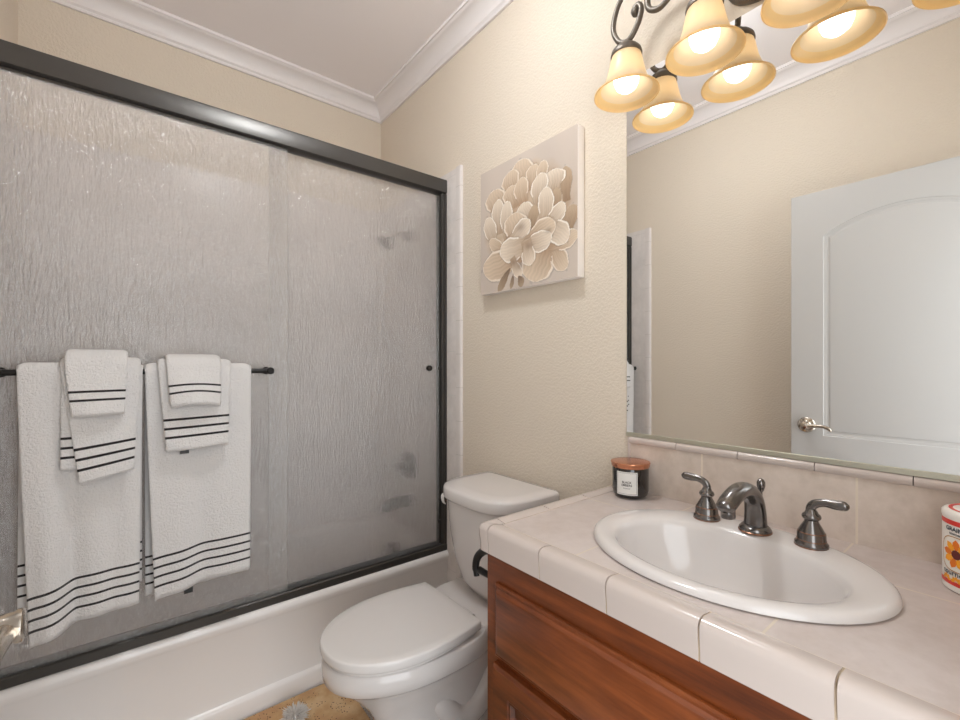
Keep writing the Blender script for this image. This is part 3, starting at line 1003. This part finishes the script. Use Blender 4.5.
# ---------------------------------------------------------------- faucet
ZD = KZ + 0.0135
fau = thing('faucet', 'dark bronze widespread faucet with two lever handles behind the oval sink', 'faucet', (1.078, 0.379, ZD))
fx = 1.078
bm = bmesh.new()
lathe(bm, [(0.030, 0.0), (0.031, 0.003), (0.031, 0.007), (0.028, 0.011), (0.025, 0.014)], (fx, 0.379, ZD), 36)
pts = spline([(fx + 0.002, 0.379, ZD + 0.008, 0.0235), (fx + 0.001, 0.379, ZD + 0.040, 0.0215), (fx - 0.008, 0.379, ZD + 0.070, 0.020), (fx - 0.035, 0.379, ZD + 0.093, 0.0195), (fx - 0.075, 0.379, ZD + 0.102, 0.0195),
              (fx - 0.115, 0.379, ZD + 0.096, 0.0190), (fx - 0.150, 0.379, ZD + 0.082, 0.0175), (fx - 0.158, 0.379, ZD + 0.077, 0.010)], 36)
tube(bm, [p[:3] for p in pts], [p[3] for p in pts], 22, 0.82, (1, 0, 0))
lathe(bm, [(0.0125, 0.0), (0.0135, 0.003), (0.0135, 0.02), (0.012, 0.024)], (fx - 0.138, 0.379, ZD + 0.058), 24)
obj('spout', bm, M['faucet'], fau, 60)
bm = bmesh.new(); lathe(bm, [(0.0315, 0.0), (0.0325, 0.001), (0.0325, 0.003), (0.0315, 0.004)], (fx, 0.379, ZD - 0.0005), 36); obj('base_ring', bm, M['copper_edge'], fau)
bm = bmesh.new()
tube(bm, [(fx + 0.034, 0.379, ZD), (fx + 0.034, 0.379, ZD + 0.082)], 0.003, 10)
lathe(bm, [(0.003, 0.0), (0.006, 0.004), (0.0085, 0.014), (0.0085, 0.022), (0.0055, 0.028), (0.002, 0.030)], (fx + 0.034, 0.379, ZD + 0.079), 18)
obj('lift_rod', bm, M['faucet'], fau)
def handle(y, s):
    bm = bmesh.new()
    lathe(bm, [(0.0275, 0.0), (0.0285, 0.003), (0.0285, 0.007), (0.026, 0.010), (0.0245, 0.013), (0.0240, 0.026), (0.0225, 0.029), (0.018, 0.038), (0.0125, 0.048), (0.0115, 0.052),
               (0.0155, 0.055), (0.0165, 0.059), (0.0150, 0.063), (0.0115, 0.066), (0.010, 0.070), (0.007, 0.074)], (fx, y, ZD), 32)
    h = obj('handle', bm, M['faucet'], fau, 40)
    bm = bmesh.new()
    p = spline([(fx, y, ZD + 0.062, 0.0085), (fx, y - s * 0.001, ZD + 0.075, 0.0085), (fx, y + s * 0.006, ZD + 0.085, 0.0085), (fx, y + s * 0.021, ZD + 0.0905, 0.0078), (fx, y + s * 0.039, ZD + 0.0905, 0.0092), (fx, y + s * 0.054, ZD + 0.0915, 0.0086), (fx, y + s * 0.060, ZD + 0.0925, 0.003)], 26)
    tube(bm, [q[:3] for q in p], [q[3] for q in p], 14, 0.75, (0, 0, 1))
    obj('lever', bm, M['faucet'], h, 60)
    for z, r in ((-0.0005, 0.0292), (0.0115, 0.0252), (0.0265, 0.0236)):
        bm = bmesh.new(); lathe(bm, [(r - 0.001, 0), (r, 0.0007), (r, 0.0018), (r - 0.001, 0.0025)], (fx, y, ZD + z), 32); obj('ring', bm, M['copper_edge'], h)
handle(0.482, 1)
handle(0.277, -1)

# ---------------------------------------------------------------- text helper: letters wrapped round a cylinder
def text_mesh(bm, body, size, fn, mi=0, bold=0.0):
    cu = bpy.data.curves.new('txt', 'FONT')
    cu.body = body
    cu.size = size
    cu.align_x = 'CENTER'
    cu.offset = bold
    cu.resolution_u = 3
    o = bpy.data.objects.new('txt', cu)
    COL.objects.link(o)
    bpy.context.view_layer.update()
    me = bpy.data.meshes.new_from_object(o.evaluated_get(bpy.context.evaluated_depsgraph_get()))
    vs = [bm.verts.new(fn(v.co.x, v.co.y)) for v in me.vertices]
    for p in me.polygons:
        try:
            bm.faces.new([vs[i] for i in p.vertices]).material_index = mi
        except ValueError:
            pass
    bpy.data.objects.remove(o)
    bpy.data.curves.remove(cu)
    bpy.data.meshes.remove(me)

def cyl_map(c, r, a0, z0):
    """Flat (x right, y up) seen from outside -> cylinder surface about c."""
    def fn(x, y):
        a = a0 + x / r
        return (c[0] + r * math.cos(a), c[1] + r * math.sin(a), z0 + y)
    return fn

def patch(bm, fn, x0, x1, y0, y1, mi=0, n=14):
    a = [bm.verts.new(fn(x0 + (x1 - x0) * i / n, y0)) for i in range(n + 1)]
    b = [bm.verts.new(fn(x0 + (x1 - x0) * i / n, y1)) for i in range(n + 1)]
    for i in range(n):
        bm.faces.new((a[i], a[i + 1], b[i + 1], b[i])).material_index = mi

# ---------------------------------------------------------------- candle
cc = (1.140, 0.724, KZ + 0.0005)
can = thing('candle_jar', 'black glass candle jar with copper lid in the counter corner', 'candle', cc)
bm = bmesh.new()
lathe(bm, [(0.030, 0.0), (0.040, 0.002), (0.047, 0.009), (0.0500, 0.022), (0.0500, 0.084), (0.0485, 0.086), (0.046, 0.086), (0.046, 0.03), (0.02, 0.026)], cc, 48); obj('jar', bm, M['jar'], can, 60)
bm = bmesh.new()
lathe(bm, [(0.0505, 0.085), (0.0525, 0.087), (0.0535, 0.095), (0.0545, 0.0975), (0.0535, 0.0995), (0.050, 0.1005), (0.02, 0.101)], cc, 48); obj('lid', bm, M['copper'], can, 40)
bm = bmesh.new()
a0 = math.atan2(0 - cc[1], 0 - cc[0]) - 0.20
f = cyl_map(cc, 0.0503, a0, KZ + 0.046); f2 = cyl_map(cc, 0.0505, a0, KZ + 0.046)
patch(bm, f, -0.0295, 0.0295, -0.032, 0.032, 0)
for y in (-0.029, 0.0285):
    patch(bm, f2, -0.027, 0.027, y, y + 0.0007, 1)
for x in (-0.027, 0.0263):
    patch(bm, f2, x, x + 0.0007, -0.029, 0.0292, 1, 2)
text_mesh(bm, 'BLACK', 0.0085, cyl_map(cc, 0.0505, a0, KZ + 0.0465), 1, 0.0002)
text_mesh(bm, 'EMBERS', 0.0085, cyl_map(cc, 0.0505, a0, KZ + 0.0385), 1, 0.0002)
text_mesh(bm, 'CANDLE', 0.005, cyl_map(cc, 0.0505, a0, KZ + 0.031), 1)
obj('label', bm, [M['paper'], M['ink']], can, 60)

# ---------------------------------------------------------------- floral tin at the right
tc_ = (1.108, 0.043, KZ + 0.0005)
tin = thing('floral_tin', 'white round tin with an orange flower and red bands at the right counter end', 'tin', tc_)
TR = 0.054
white_tin = mat('tin_white', srgb(232, 226, 218), 0.3)
red_tin = mat('tin_red', srgb(206, 52, 44), 0.35)
org = mat('tin_orange', srgb(240, 160, 36), 0.4)
org2 = mat('tin_deep_orange', srgb(224, 116, 30), 0.4)
core = mat('tin_maroon', srgb(96, 30, 30), 0.4)
navy = mat('tin_text', srgb(58, 62, 76), 0.5)
olive = mat('tin_oval_line', srgb(176, 120, 48), 0.4)
bm = bmesh.new()
lathe(bm, [(TR - 0.003, 0.0), (TR, 0.002), (TR, 0.1205), (TR - 0.001, 0.1215)], tc_, 64); obj('can', bm, white_tin, tin, 40)
bm = bmesh.new()
lathe(bm, [(TR + 0.0006, 0.1205), (TR + 0.0008, 0.1235), (TR + 0.0006, 0.1285), (TR - 0.002, 0.1315), (TR - 0.006, 0.1330), (TR - 0.010, 0.1320), (TR - 0.014, 0.1335), (0.01, 0.1375)], tc_, 64)
lathe(bm, [(TR - 0.0075, 0.1330), (TR - 0.0078, 0.1338), (TR - 0.0098, 0.1332), (TR - 0.0098, 0.1325)], tc_, 64, 1)
for k in range(8):
    a = k / 8 * 2 * PI
    q = [(tc_[0] + rr * math.cos(a + w), tc_[1] + rr * math.sin(a + w), tc_[2] + zz) for rr, w, zz in ((0.006, 0, 0.1390), (0.022, -0.32, 0.1377), (0.034, 0, 0.1363), (0.022, 0.32, 0.1377))]
    bm.faces.new([bm.verts.new(p) for p in q]).material_index = 2
obj('lid', bm, [white_tin, red_tin, org], tin, 40)
bm = bmesh.new()
R1_ = TR + 0.0004; R2_ = TR + 0.0007; R3_ = TR + 0.0010
view = math.atan2(-tc_[1], -tc_[0])
for z0, z1 in ((0.110, 0.118), (0.011, 0.018)):
    ff = cyl_map(tc_, R1_, 0, tc_[2])
    patch(bm, ff, 0, 2 * PI * R1_, z0, z1, 1, 64)
for q in range(3):
    fa = view - 0.72 + q * 2 * PI / 3
    fm = cyl_map(tc_, R2_, fa, tc_[2] + 0.063)
    fm3 = cyl_map(tc_, R3_, fa, tc_[2] + 0.063)
    nn_ = 40                                             # oval outline
    A = []; B = []
    for i in range(nn_):
        a = 2 * PI * i / nn_
        ca, sa = math.cos(a), math.sin(a)
        ex = math.copysign(abs(ca) ** 0.7, ca); ey = math.copysign(abs(sa) ** 0.7, sa)
        A.append(bm.verts.new(fm(0.0285 * ex, 0.0290 * ey))); B.append(bm.verts.new(fm(0.0272 * ex, 0.0277 * ey)))
    for i in range(nn_):
        j = (i + 1) % nn_
        bm.faces.new((A[i], A[j], B[j], B[i])).material_index = 5
    for k in range(9):
        a = 2 * PI * k / 9 + 0.2
        ps = [(0.005, 0), (0.012, 0.0055), (0.019, 0.0052), (0.0245, 0), (0.019, -0.0052), (0.012, -0.0055)]
        bm.faces.new([bm.verts.new(fm((r * math.cos(a) - w * math.sin(a)), (r * math.sin(a) + w * math.cos(a)))) for r, w in ps]).material_index = 2 if k % 2 else 3
    bm.faces.new([bm.verts.new(fm3(0.0075 * math.cos(2 * PI * i / 20), 0.0075 * math.sin(2 * PI * i / 20))) for i in range(20)]).material_index = 4
    for sx in (-0.018, 0, 0.018):                         # petals along the lower band
        for k in range(5):
            a = PI * (0.1 + 0.2 * k)
            bm.faces.new([bm.verts.new(fm(sx + 0.010 * (math.cos(a) * c_ - math.sin(a) * s_ * 0.3), -0.046 + 0.011 * (math.sin(a) * c_ + math.cos(a) * s_ * 0.3))) for c_, s_ in ((0.2, 0), (0.65, -0.9), (1, 0), (0.65, 0.9))]).material_index = 2
    text_mesh(bm, 'GRAINES', 0.0095, cyl_map(tc_, R2_, fa, tc_[2] + 0.1005), 6, 0.0003)
    text_mesh(bm, 'tournesol', 0.006, cyl_map(tc_, R2_, fa, tc_[2] + 0.0945), 6, 0.0002)
    text_mesh(bm, 'tournesol', 0.0125, cyl_map(tc_, R2_, fa, tc_[2] + 0.0275), 6, 0.0002)
obj('printed_label', bm, [white_tin, red_tin, org, org2, core, olive, navy], tin, 60)

# ---------------------------------------------------------------- mirror
MY0, MY1, MZ0, MZ1 = YF + 0.01, 0.7797, 1.0205, 2.108
mir = thing('mirror', 'large frameless mirror above the backsplash behind the faucet', 'mirror', (XR - 0.002, MY1, MZ0))
bm = bmesh.new(); box(bm, XR - 0.007, XR - 0.002, MY0, MY1, MZ0 + 0.004, MZ1); obj('mirror_glass', bm, M['mirror'], mir, 0)
bm = bmesh.new()
cpn = [(0.0015, 0), (0.010, 0), (0.010, 0.011), (0.0085, 0.012), (0.0075, 0.012), (0.0075, 0.003), (0.0015, 0.003)]
ring_loft(bm, [[(XR - d, MY0, MZ0 - 0.0008 + z) for d, z in cpn], [(XR - d, MY1, MZ0 - 0.0008 + z) for d, z in cpn]])
obj('bottom_channel', bm, M['silver'], mir, 30)
mir.rotation_euler.z = -math.radians(0.38)

# ---------------------------------------------------------------- door, standing open along the left wall
DXF = -0.144                                  # room face
DY0, DY1, DZ0, DZ1 = -0.004, 0.758, 0.008, 2.055
door = thing('door_leaf', 'white panel door standing open by the left wall seen in the mirror', 'door', (DXF, DY0, 0))
def arch(d, x, y0, y1, z0, z1, rise):
    """Closed outline of an arched panel inset by d."""
    yc = (y0 + y1) / 2; hw = (y1 - y0) / 2
    if rise:
        Rr = (hw * hw + rise * rise) / (2 * rise)
        zc = z1 + rise - Rr
        r = Rr - d
        w = hw - d
        zs = zc + math.sqrt(max(r * r - w * w, 0))
        pts = [(x, yc - w, z0 + d), (x, yc + w, z0 + d)]
        a1 = math.asin(min(1, w / r))
        for i in range(25):
            a = a1 - 2 * a1 * i / 24
            pts.append((x, yc + r * math.sin(a), zc + r * math.cos(a)))
        return pts
    return [(x, y0 + d, z0 + d), (x, y1 - d, z0 + d), (x, y1 - d, z1 - d), (x, y0 + d, z1 - d)]
bm = bmesh.new()
def rim(x, b=0.0):
    return [(x, DY0 + b, DZ0 + b), (x, DY1 - b, DZ0 + b), (x, DY1 - b, DZ1 - b), (x, DY0 + b, DZ1 - b)]
outer = ring_loft(bm, [rim(DXF - 0.035), rim(DXF - 0.001), rim(DXF, 0.001)], True, False)
loops = [outer[-1]]
for (y0, y1, z0, z1, rise) in ((0.082, 0.630, 0.905, 1.842, 0.085), (0.082, 0.630, 0.22, 0.74, 0)):
    prf = [(0.0, 0.0), (0.003, -0.003), (0.009, -0.004), (0.014, -0.0065), (0.022, -0.0065), (0.027, -0.0035), (0.056, -0.001)]
    v = ring_loft(bm, [arch(d, DXF + q, y0, y1, z0, z1, rise) for d, q in prf], False, True)
    loops.append(v[0])
es = []
for lp in loops:
    for i in range(len(lp)):
        e = bm.edges.get((lp[i], lp[(i + 1) % len(lp)]))
        es.append(e)
bmesh.ops.triangle_fill(bm, use_beauty=True, use_dissolve=False, edges=es, normal=(1, 0, 0))
obj('leaf', bm, M['door'], door, 25)
HY, HZ = 0.694, 0.951
def lever_set(s, xf):
    bm = bmesh.new()
    pr = [(0.036, 0.0005), (0.0365, 0.003), (0.033, 0.007), (0.024, 0.010), (0.018, 0.013), (0.0155, 0.020), (0.0150, 0.040), (0.0158, 0.046), (0.0158, 0.054), (0.0175, 0.0555), (0.0175, 0.0605), (0.0155, 0.062), (0.004, 0.0625)]
    rings = [[(xf + s * q, HY + r * math.cos(2 * PI * i / 32), HZ + r * math.sin(2 * PI * i / 32)) for i in range(32)] for r, q in pr]
    ring_loft(bm, rings)
    r_ = obj('lever_rose', bm, M['nickel'], door, 50)
    bm = bmesh.new()
    xo = xf + s * 0.047
    p = spline([(xo, HY + 0.004, HZ - 0.001, 0.0125), (xo, HY - 0.022, HZ - 0.001, 0.0105), (xo, HY - 0.05, HZ + 0.002, 0.009), (xo, HY - 0.075, HZ + 0.002, 0.008), (xo, HY - 0.095, HZ - 0.005, 0.008), (xo, HY - 0.103, HZ - 0.013, 0.007), (xo, HY - 0.105, HZ - 0.018, 0.003)], 28)
    tube(bm, [q[:3] for q in p], [q[3] for q in p], 16, 1.0, (1, 0, 0))
    obj('lever', bm, M['nickel'], r_, 60)
lever_set(1, DXF)
lever_set(-1, DXF - 0.035)
bm = bmesh.new(); box(bm, DXF - 0.028, DXF - 0.007, DY1 - 0.002, DY1 + 0.0015, HZ - 0.028, HZ + 0.028, 0.0005, 1); obj('latch_plate', bm, M['nickel'], door)
for z in (0.25, 1.04, 1.82):
    bm = bmesh.new(); tube(bm, [(DXF + 0.004, DY0 - 0.006, z - 0.045), (DXF + 0.004, DY0 - 0.006, z + 0.045)], 0.0065, 12); obj('hinge', bm, M['nickel'], door)

# ---------------------------------------------------------------- painting
PY0, PY1, PZ0, PZ1, PT = 0.9440, 1.4560, 1.530, 2.038, 0.036
pic = thing('canvas_painting', 'square canvas painting of a beige flower on the wall above the toilet', 'painting', (XR, (PY0 + PY1) / 2, PZ0))
canvas_side = mat('canvas_edge', srgb(244, 238, 233), 0.6)
bm = bmesh.new(); box(bm, XR - PT, XR - 0.001, PY0, PY1, PZ0, PZ1, 0.003, 2); obj('stretched_canvas', bm, canvas_side, pic, 40)
PETALS = [(0.488,0.767,0.480,0.932,0.196,'t'),(0.589,0.749,0.619,0.845,0.127,'t'),(0.371,0.776,0.361,0.885,0.160,'t'),(0.694,0.756,0.686,0.842,0.096,'t'),(0.910,0.577,0.896,0.732,0.085,'b'),(0.792,0.668,0.793,0.748,0.166,'l'),(0.198,0.658,0.163,0.795,0.192,'t'),(0.380,0.667,0.371,0.768,0.157,'t'),(0.487,0.665,0.478,0.793,0.129,'t'),(0.664,0.612,0.666,0.762,0.138,'l'),(0.939,0.362,0.956,0.460,0.101,'b'),(0.816,0.526,0.818,0.613,0.072,'b'),(0.708,0.461,0.729,0.647,0.125,'l'),(0.526,0.509,0.507,0.601,0.142,'l'),(0.220,0.512,0.222,0.706,0.122,'l'),(0.323,0.441,0.314,0.664,0.115,'l'),(0.595,0.463,0.606,0.552,0.081,'b'),(0.771,0.418,0.872,0.497,0.108,'l'),(0.410,0.392,0.401,0.550,0.208,'t'),(0.147,0.419,0.099,0.597,0.122,'l'),(0.265,0.317,0.135,0.414,0.088,'t'),(0.440,0.253,0.058,0.189,0.205,'t'),(0.677,0.222,0.599,0.048,0.252,'t'),(0.803,0.224,0.893,0.083,0.114,'t'),(0.803,0.250,0.985,0.275,0.103,'t'),(0.366,0.364,0.555,0.452,0.140,'l'),(0.770,0.391,0.896,0.263,0.138,'l'),(0.554,0.317,0.788,0.394,0.149,'t'),(0.513,0.311,0.265,0.294,0.163,'l'),(0.543,0.290,0.755,0.314,0.129,'l'),(0.543,0.276,0.571,0.172,0.116,'l'),(0.408,0.186,0.459,0.090,0.079,'l'),(0.364,0.163,0.211,0.001,0.093,'d'),(0.396,0.114,0.362,0.003,0.053,'d'),(0.449,0.091,0.489,0.006,0.088,'d')]
RES = 230
uu, vv = np.meshgrid(np.linspace(0, 1, RES), np.linspace(0, 1, RES))
def c3(r, g, b):
    return np.array(srgb(r, g, b)[:3])
img = np.ones((RES, RES, 3)) * c3(203, 189, 177)
low = np.zeros((RES, RES))
for k in range(14):
    fx_, fy_, ph = np.random.uniform(1, 9), np.random.uniform(1, 9), np.random.uniform(0, 6)
    low += np.sin(uu * fx_ * 2 + vv * fy_ + ph) / 14
img *= (1 + 0.10 * low)[..., None]
img = img * (1 - 0.10 * np.exp(-(((uu - 0.55) / 0.42) ** 2 + ((vv - 0.38) / 0.36) ** 2)))[..., None]
dk = np.exp(-(((uu - 0.62) / 0.17) ** 2 + ((vv - 0.26) / 0.08) ** 2)) * 0.5 + np.exp(-(((uu - 0.30) / 0.16) ** 2 + ((vv - 0.28) / 0.07) ** 2)) * 0.35 + np.exp(-(((uu - 0.9) / 0.12) ** 2 + ((vv - 0.40) / 0.15) ** 2)) * 0.35
img = img * (1 - dk[..., None]) + c3(150, 128, 110) * dk[..., None]
hgt = np.zeros((RES, RES))
body = np.zeros((RES, RES))
for (u0, v0, ru, rv) in ((0.50, 0.52, 0.36, 0.27), (0.52, 0.75, 0.26, 0.14), (0.70, 0.52, 0.25, 0.26), (0.30, 0.50, 0.22, 0.22), (0.72, 0.30, 0.22, 0.12)):
    body = np.maximum(body, np.clip(1.25 - np.hypot((uu - u0) / ru, (vv - v0) / rv) + 0.06 * np.sin(uu * 40 + vv * 9), 0, 0.35) / 0.35)
bt = (0.5 + 0.5 * np.sin(uu * 31 + 5 * np.sin(vv * 7)) * np.sin(vv * 27 + 4 * uu))[..., None]
img = img * (1 - body[..., None] * 0.9) + (c3(178, 152, 127) * (1 - bt) + c3(204, 184, 161) * bt) * body[..., None] * 0.9
PAL = {'t': (c3(172, 144, 118), c3(212, 192, 169)), 'l': (c3(176, 152, 128), c3(222, 207, 189)), 'b': (c3(150, 124, 100), c3(186, 162, 136)), 'd': (c3(118, 96, 78), c3(168, 146, 122))}
for k, (u0, v0, u1, v1, w, kind) in enumerate(PETALS):
    ax = np.array([u1 - u0, v1 - v0]); Ln = np.hypot(*ax); ax /= Ln
    if kind != 'd':
        w *= 1.22; u0 -= ax[0] * 0.06; v0 -= ax[1] * 0.06; Ln += 0.085
    t = ((uu - u0) * ax[0] + (vv - v0) * ax[1]) / Ln
    q = (-(uu - u0) * ax[1] + (vv - v0) * ax[0]) / (w / 2)
    q = q + 0.10 * np.sin(t * 5 + k) + 0.03 * np.sin(t * 23 + k * 2)
    tt = np.clip(t, 0, 1)
    pw = (1.0 if kind != 'd' else 0.8)
    prof_ = np.power(np.clip(np.sin(PI * np.power(tt, 1.45)), 0, 1), 0.55) * pw + 1e-4
    if kind != 'd':
        prof_ = np.maximum(prof_, 0.62 * (tt < 0.35))
    inside = (t > 0) & (t < 1) & (np.abs(q) < prof_)
    edge = np.abs(q) / prof_
    edge = np.maximum(edge, np.clip((t - 0.80) / 0.2, 0, 1))
    c0, c1 = PAL[kind]
    g = np.clip(t * 1.25 - 0.1 + 0.10 * np.sin(q * 9 + k) * (1 - tt), 0, 1)[..., None]
    colr = c0 * (1 - g) + c1 * g
    streak = 1 + 0.05 * np.sin(q * 26 + 1.0 * np.sin(t * 5))
    colr = colr * streak[..., None]
    soft = np.clip((1 - edge) / 0.12, 0, 1)
    # dark outline around, pale ridge just inside the tip edge
    ridge = (edge > 0.86) & inside & (t > 0.35)
    near = (t > 0.1) & (t < 1.06) & (np.abs(q) < prof_ * 1.0 + 0.10) & ~inside
    if kind != 'd':
        img[near] = img[near] * 0.82
    img[inside] = colr[inside]
    if kind in 'lt':
        img[ridge] = c3(240, 231, 220) if kind == 'l' else c3(231, 217, 201)
    shade_line = inside & (edge < 0.80) & (np.abs(np.sin(q * 7 + k + 0.2 * np.sin(t * 6))) < 0.16) & (t < 0.75)
    img[shade_line] = img[shade_line] * 0.91
    hgt[inside] = 0.25 + 0.5 * np.clip(t, 0, 1)[inside]
    hgt[ridge] = 1.0
for (u0, v0, r) in ((0.75, 0.36, 0.02), (0.47, 0.45, 0.03), (0.56, 0.29, 0.025), (0.40, 0.20, 0.03), (0.46, 0.16, 0.03)):
    kx = np.exp(-(((uu - u0) / (r * 1.6)) ** 2 + ((vv - v0) / r) ** 2))[..., None] * 0.55
    img = img * (1 - kx) + c3(126, 100, 82) * kx
bm = bmesh.new()
cl = bm.loops.layers.float_color.new('paint')
vg = []
for i in range(RES):
    v = vv[i, 0]
    vg.append([bm.verts.new((XR - PT - 0.0006 - 0.0012 * hgt[i, j], PY1 - 0.001 - (PY1 - PY0 - 0.002) * uu[i, j], PZ0 + 0.001 + (PZ1 - PZ0 - 0.002) * v)) for j in range(RES)])
for i in range(RES - 1):
    for j in range(RES - 1):
        f = bm.faces.new((vg[i][j], vg[i][j + 1], vg[i + 1][j + 1], vg[i + 1][j]))
        for l, (a, b) in zip(f.loops, ((i, j), (i, j + 1), (i + 1, j + 1), (i + 1, j))):
            l[cl] = (*img[a, b], 1)
paint = mat('oil_paint', srgb(210, 195, 180), 0.55)
at = N(paint, 'ShaderNodeVertexColor'); at.layer_name = 'paint'
L(paint, at.outputs['Color'], bsdf(paint).inputs['Base Color'])
obj('flower_paint', bm, paint, pic, 60)

# ---------------------------------------------------------------- vanity light
vl = thing('vanity_light', 'four bell shade vanity light with scrolled iron arms above the mirror', 'wall light', (XR, 0.394, 2.2))
LX = 1.111
LY = [0.7184, 0.5024, 0.2864, 0.0705]
RZ = 1.999
bm = bmesh.new()
rings = []
for d, k in ((0.0005, 1.0), (0.010, 1.0), (0.018, 0.90), (0.022, 0.72), (0.030, 0.62), (0.034, 0.3)):
    rings.append([(XR - d, 0.394 + 0.095 * k * math.cos(2 * PI * i / 40), 2.185 + 0.062 * k * math.sin(2 * PI * i / 40)) for i in range(40)])
ring_loft(bm, rings)
obj('backplate', bm, M['iron'], vl, 40)
ARMZ = 2.165
for i, y in enumerate(LY):
    s = 1 if y > 0.394 else -1          # outward
    # glass bell shade
    pr = [(0.0885, 0.000), (0.0878, 0.0035), (0.0825, 0.008), (0.0735, 0.0155), (0.0640, 0.026), (0.0570, 0.040), (0.0510, 0.058), (0.0465, 0.078), (0.0425, 0.098), (0.0385, 0.112), (0.030, 0.121), (0.018, 0.125)]
    inn = [(max(r - 0.004, 0.012), z + (0.003 if k < 2 else 0.0)) for k, (r, z) in enumerate(pr)]
    bm = bmesh.new()
    lathe(bm, pr[2:] + [(0.018, 0.121)] + inn[::-1][1:-3], (LX, y, RZ), 48, 0, False, False)
    lathe(bm, [inn[3], (inn[2][0], inn[2][1] + 0.001), inn[1], inn[0], (0.0860, -0.0015), pr[0], pr[1], pr[2]], (LX, y, RZ), 48, 1, False, False)
    sh = obj('lamp_shade', bm, [M['shade'], M['shade_rim']], vl, 60)
    bm = bmesh.new()
    bp_ = [(0.004, -0.034), (0.016, -0.031), (0.027, -0.022), (0.033, -0.008), (0.0345, 0.004), (0.032, 0.018), (0.026, 0.034), (0.019, 0.046), (0.014, 0.058), (0.013, 0.066)]
    lathe(bm, bp_, (LX, y, RZ + 0.042), 32)
    obj('bulb', bm, M['bulb'], vl, 80)
    bm = bmesh.new()
    lathe(bm, [(0.042, 0.108), (0.043, 0.112), (0.0405, 0.122), (0.033, 0.131), (0.022, 0.137), (0.016, 0.145), (0.008, 0.148)], (LX, y, RZ), 36)
    obj('shade_holder', bm, M['iron'], vl, 40)
    # scrolled arm: holder -> outward belly -> over the top -> back plate, with an inner curl at the foot
    bm = bmesh.new()
    yc = 0.394 + s * 0.04
    if abs(y - 0.394) > 0.2:
        path = [(LX, y - s * 0.034, RZ + 0.212), (LX, y - s * 0.024, RZ + 0.222), (LX, y - s * 0.036, RZ + 0.232), (LX, y - s * 0.046, RZ + 0.214), (LX, y - s * 0.034, RZ + 0.178), (LX, y - s * 0.006, RZ + 0.150), (LX, y + s * 0.026, RZ + 0.166), (LX, y + s * 0.043, RZ + 0.215),
                (LX, y + s * 0.022, RZ + 0.275), (LX, y - s * 0.025, RZ + 0.305), (LX + 0.01, y - s * 0.085, RZ + 0.300), (LX + 0.025, y - s * 0.16, RZ + 0.262), (LX + 0.045, y - s * 0.225, RZ + 0.225), (XR - 0.025, yc + s * 0.02, RZ + 0.195)]
    else:
        path = [(LX, y + s * 0.112, RZ + 0.226), (LX, y + s * 0.108, RZ + 0.246), (LX, y + s * 0.128, RZ + 0.258), (LX, y + s * 0.150, RZ + 0.238), (LX, y + s * 0.146, RZ + 0.200), (LX, y + s * 0.115, RZ + 0.184), (LX, y + s * 0.075, RZ + 0.206), (LX, y + s * 0.040, RZ + 0.245), (LX, y + s * 0.004, RZ + 0.266), (LX + 0.02, y - s * 0.03, RZ + 0.255), (XR - 0.03, yc, RZ + 0.20)]
    p = spline(path, 70)
    rad = [0.0085 - 0.0018 * (k / 70) for k in range(71)]
    rad[0] = 0.005
    rad[1:6] = [0.0115, 0.0125, 0.0115, 0.010, 0.009]
    tube(bm, p, rad, 12)
    if abs(y - 0.394) <= 0.2:
        q = spline([(LX, y, RZ + 0.146), (LX, y - s * 0.004, RZ + 0.19), (LX, y - s * 0.012, RZ + 0.23), (LX, y - s * 0.028, RZ + 0.262)], 12)
        tube(bm, q, 0.0075, 12)
    obj('scroll_arm', bm, M['iron'], vl, 60)

# ---------------------------------------------------------------- added opal fill light under the ceiling, out of view, brightens the whole room
LPX, LPY = 0.53, 0.98
cl_ = thing('added_fill_light', 'added unseen opal fill light on a nickel plate overhead', 'fill light', (LPX, LPY, ZC))
bm = bmesh.new(); lathe(bm, [(0.085, -0.0005), (0.088, -0.004), (0.080, -0.009), (0.03, -0.011)], (LPX, LPY, ZC), 40); obj('mounting_plate', bm, M['nickel'], cl_)
bm = bmesh.new(); lathe(bm, [(0.11 * sn(PI * k / 20) ** 0.7 + 0.0005, -0.0500 + 0.039 * math.cos(PI * k / 20)) for k in range(1, 20)], (LPX, LPY, ZC), 40); obj('fill_bowl', bm, M['fill_glow'], cl_)
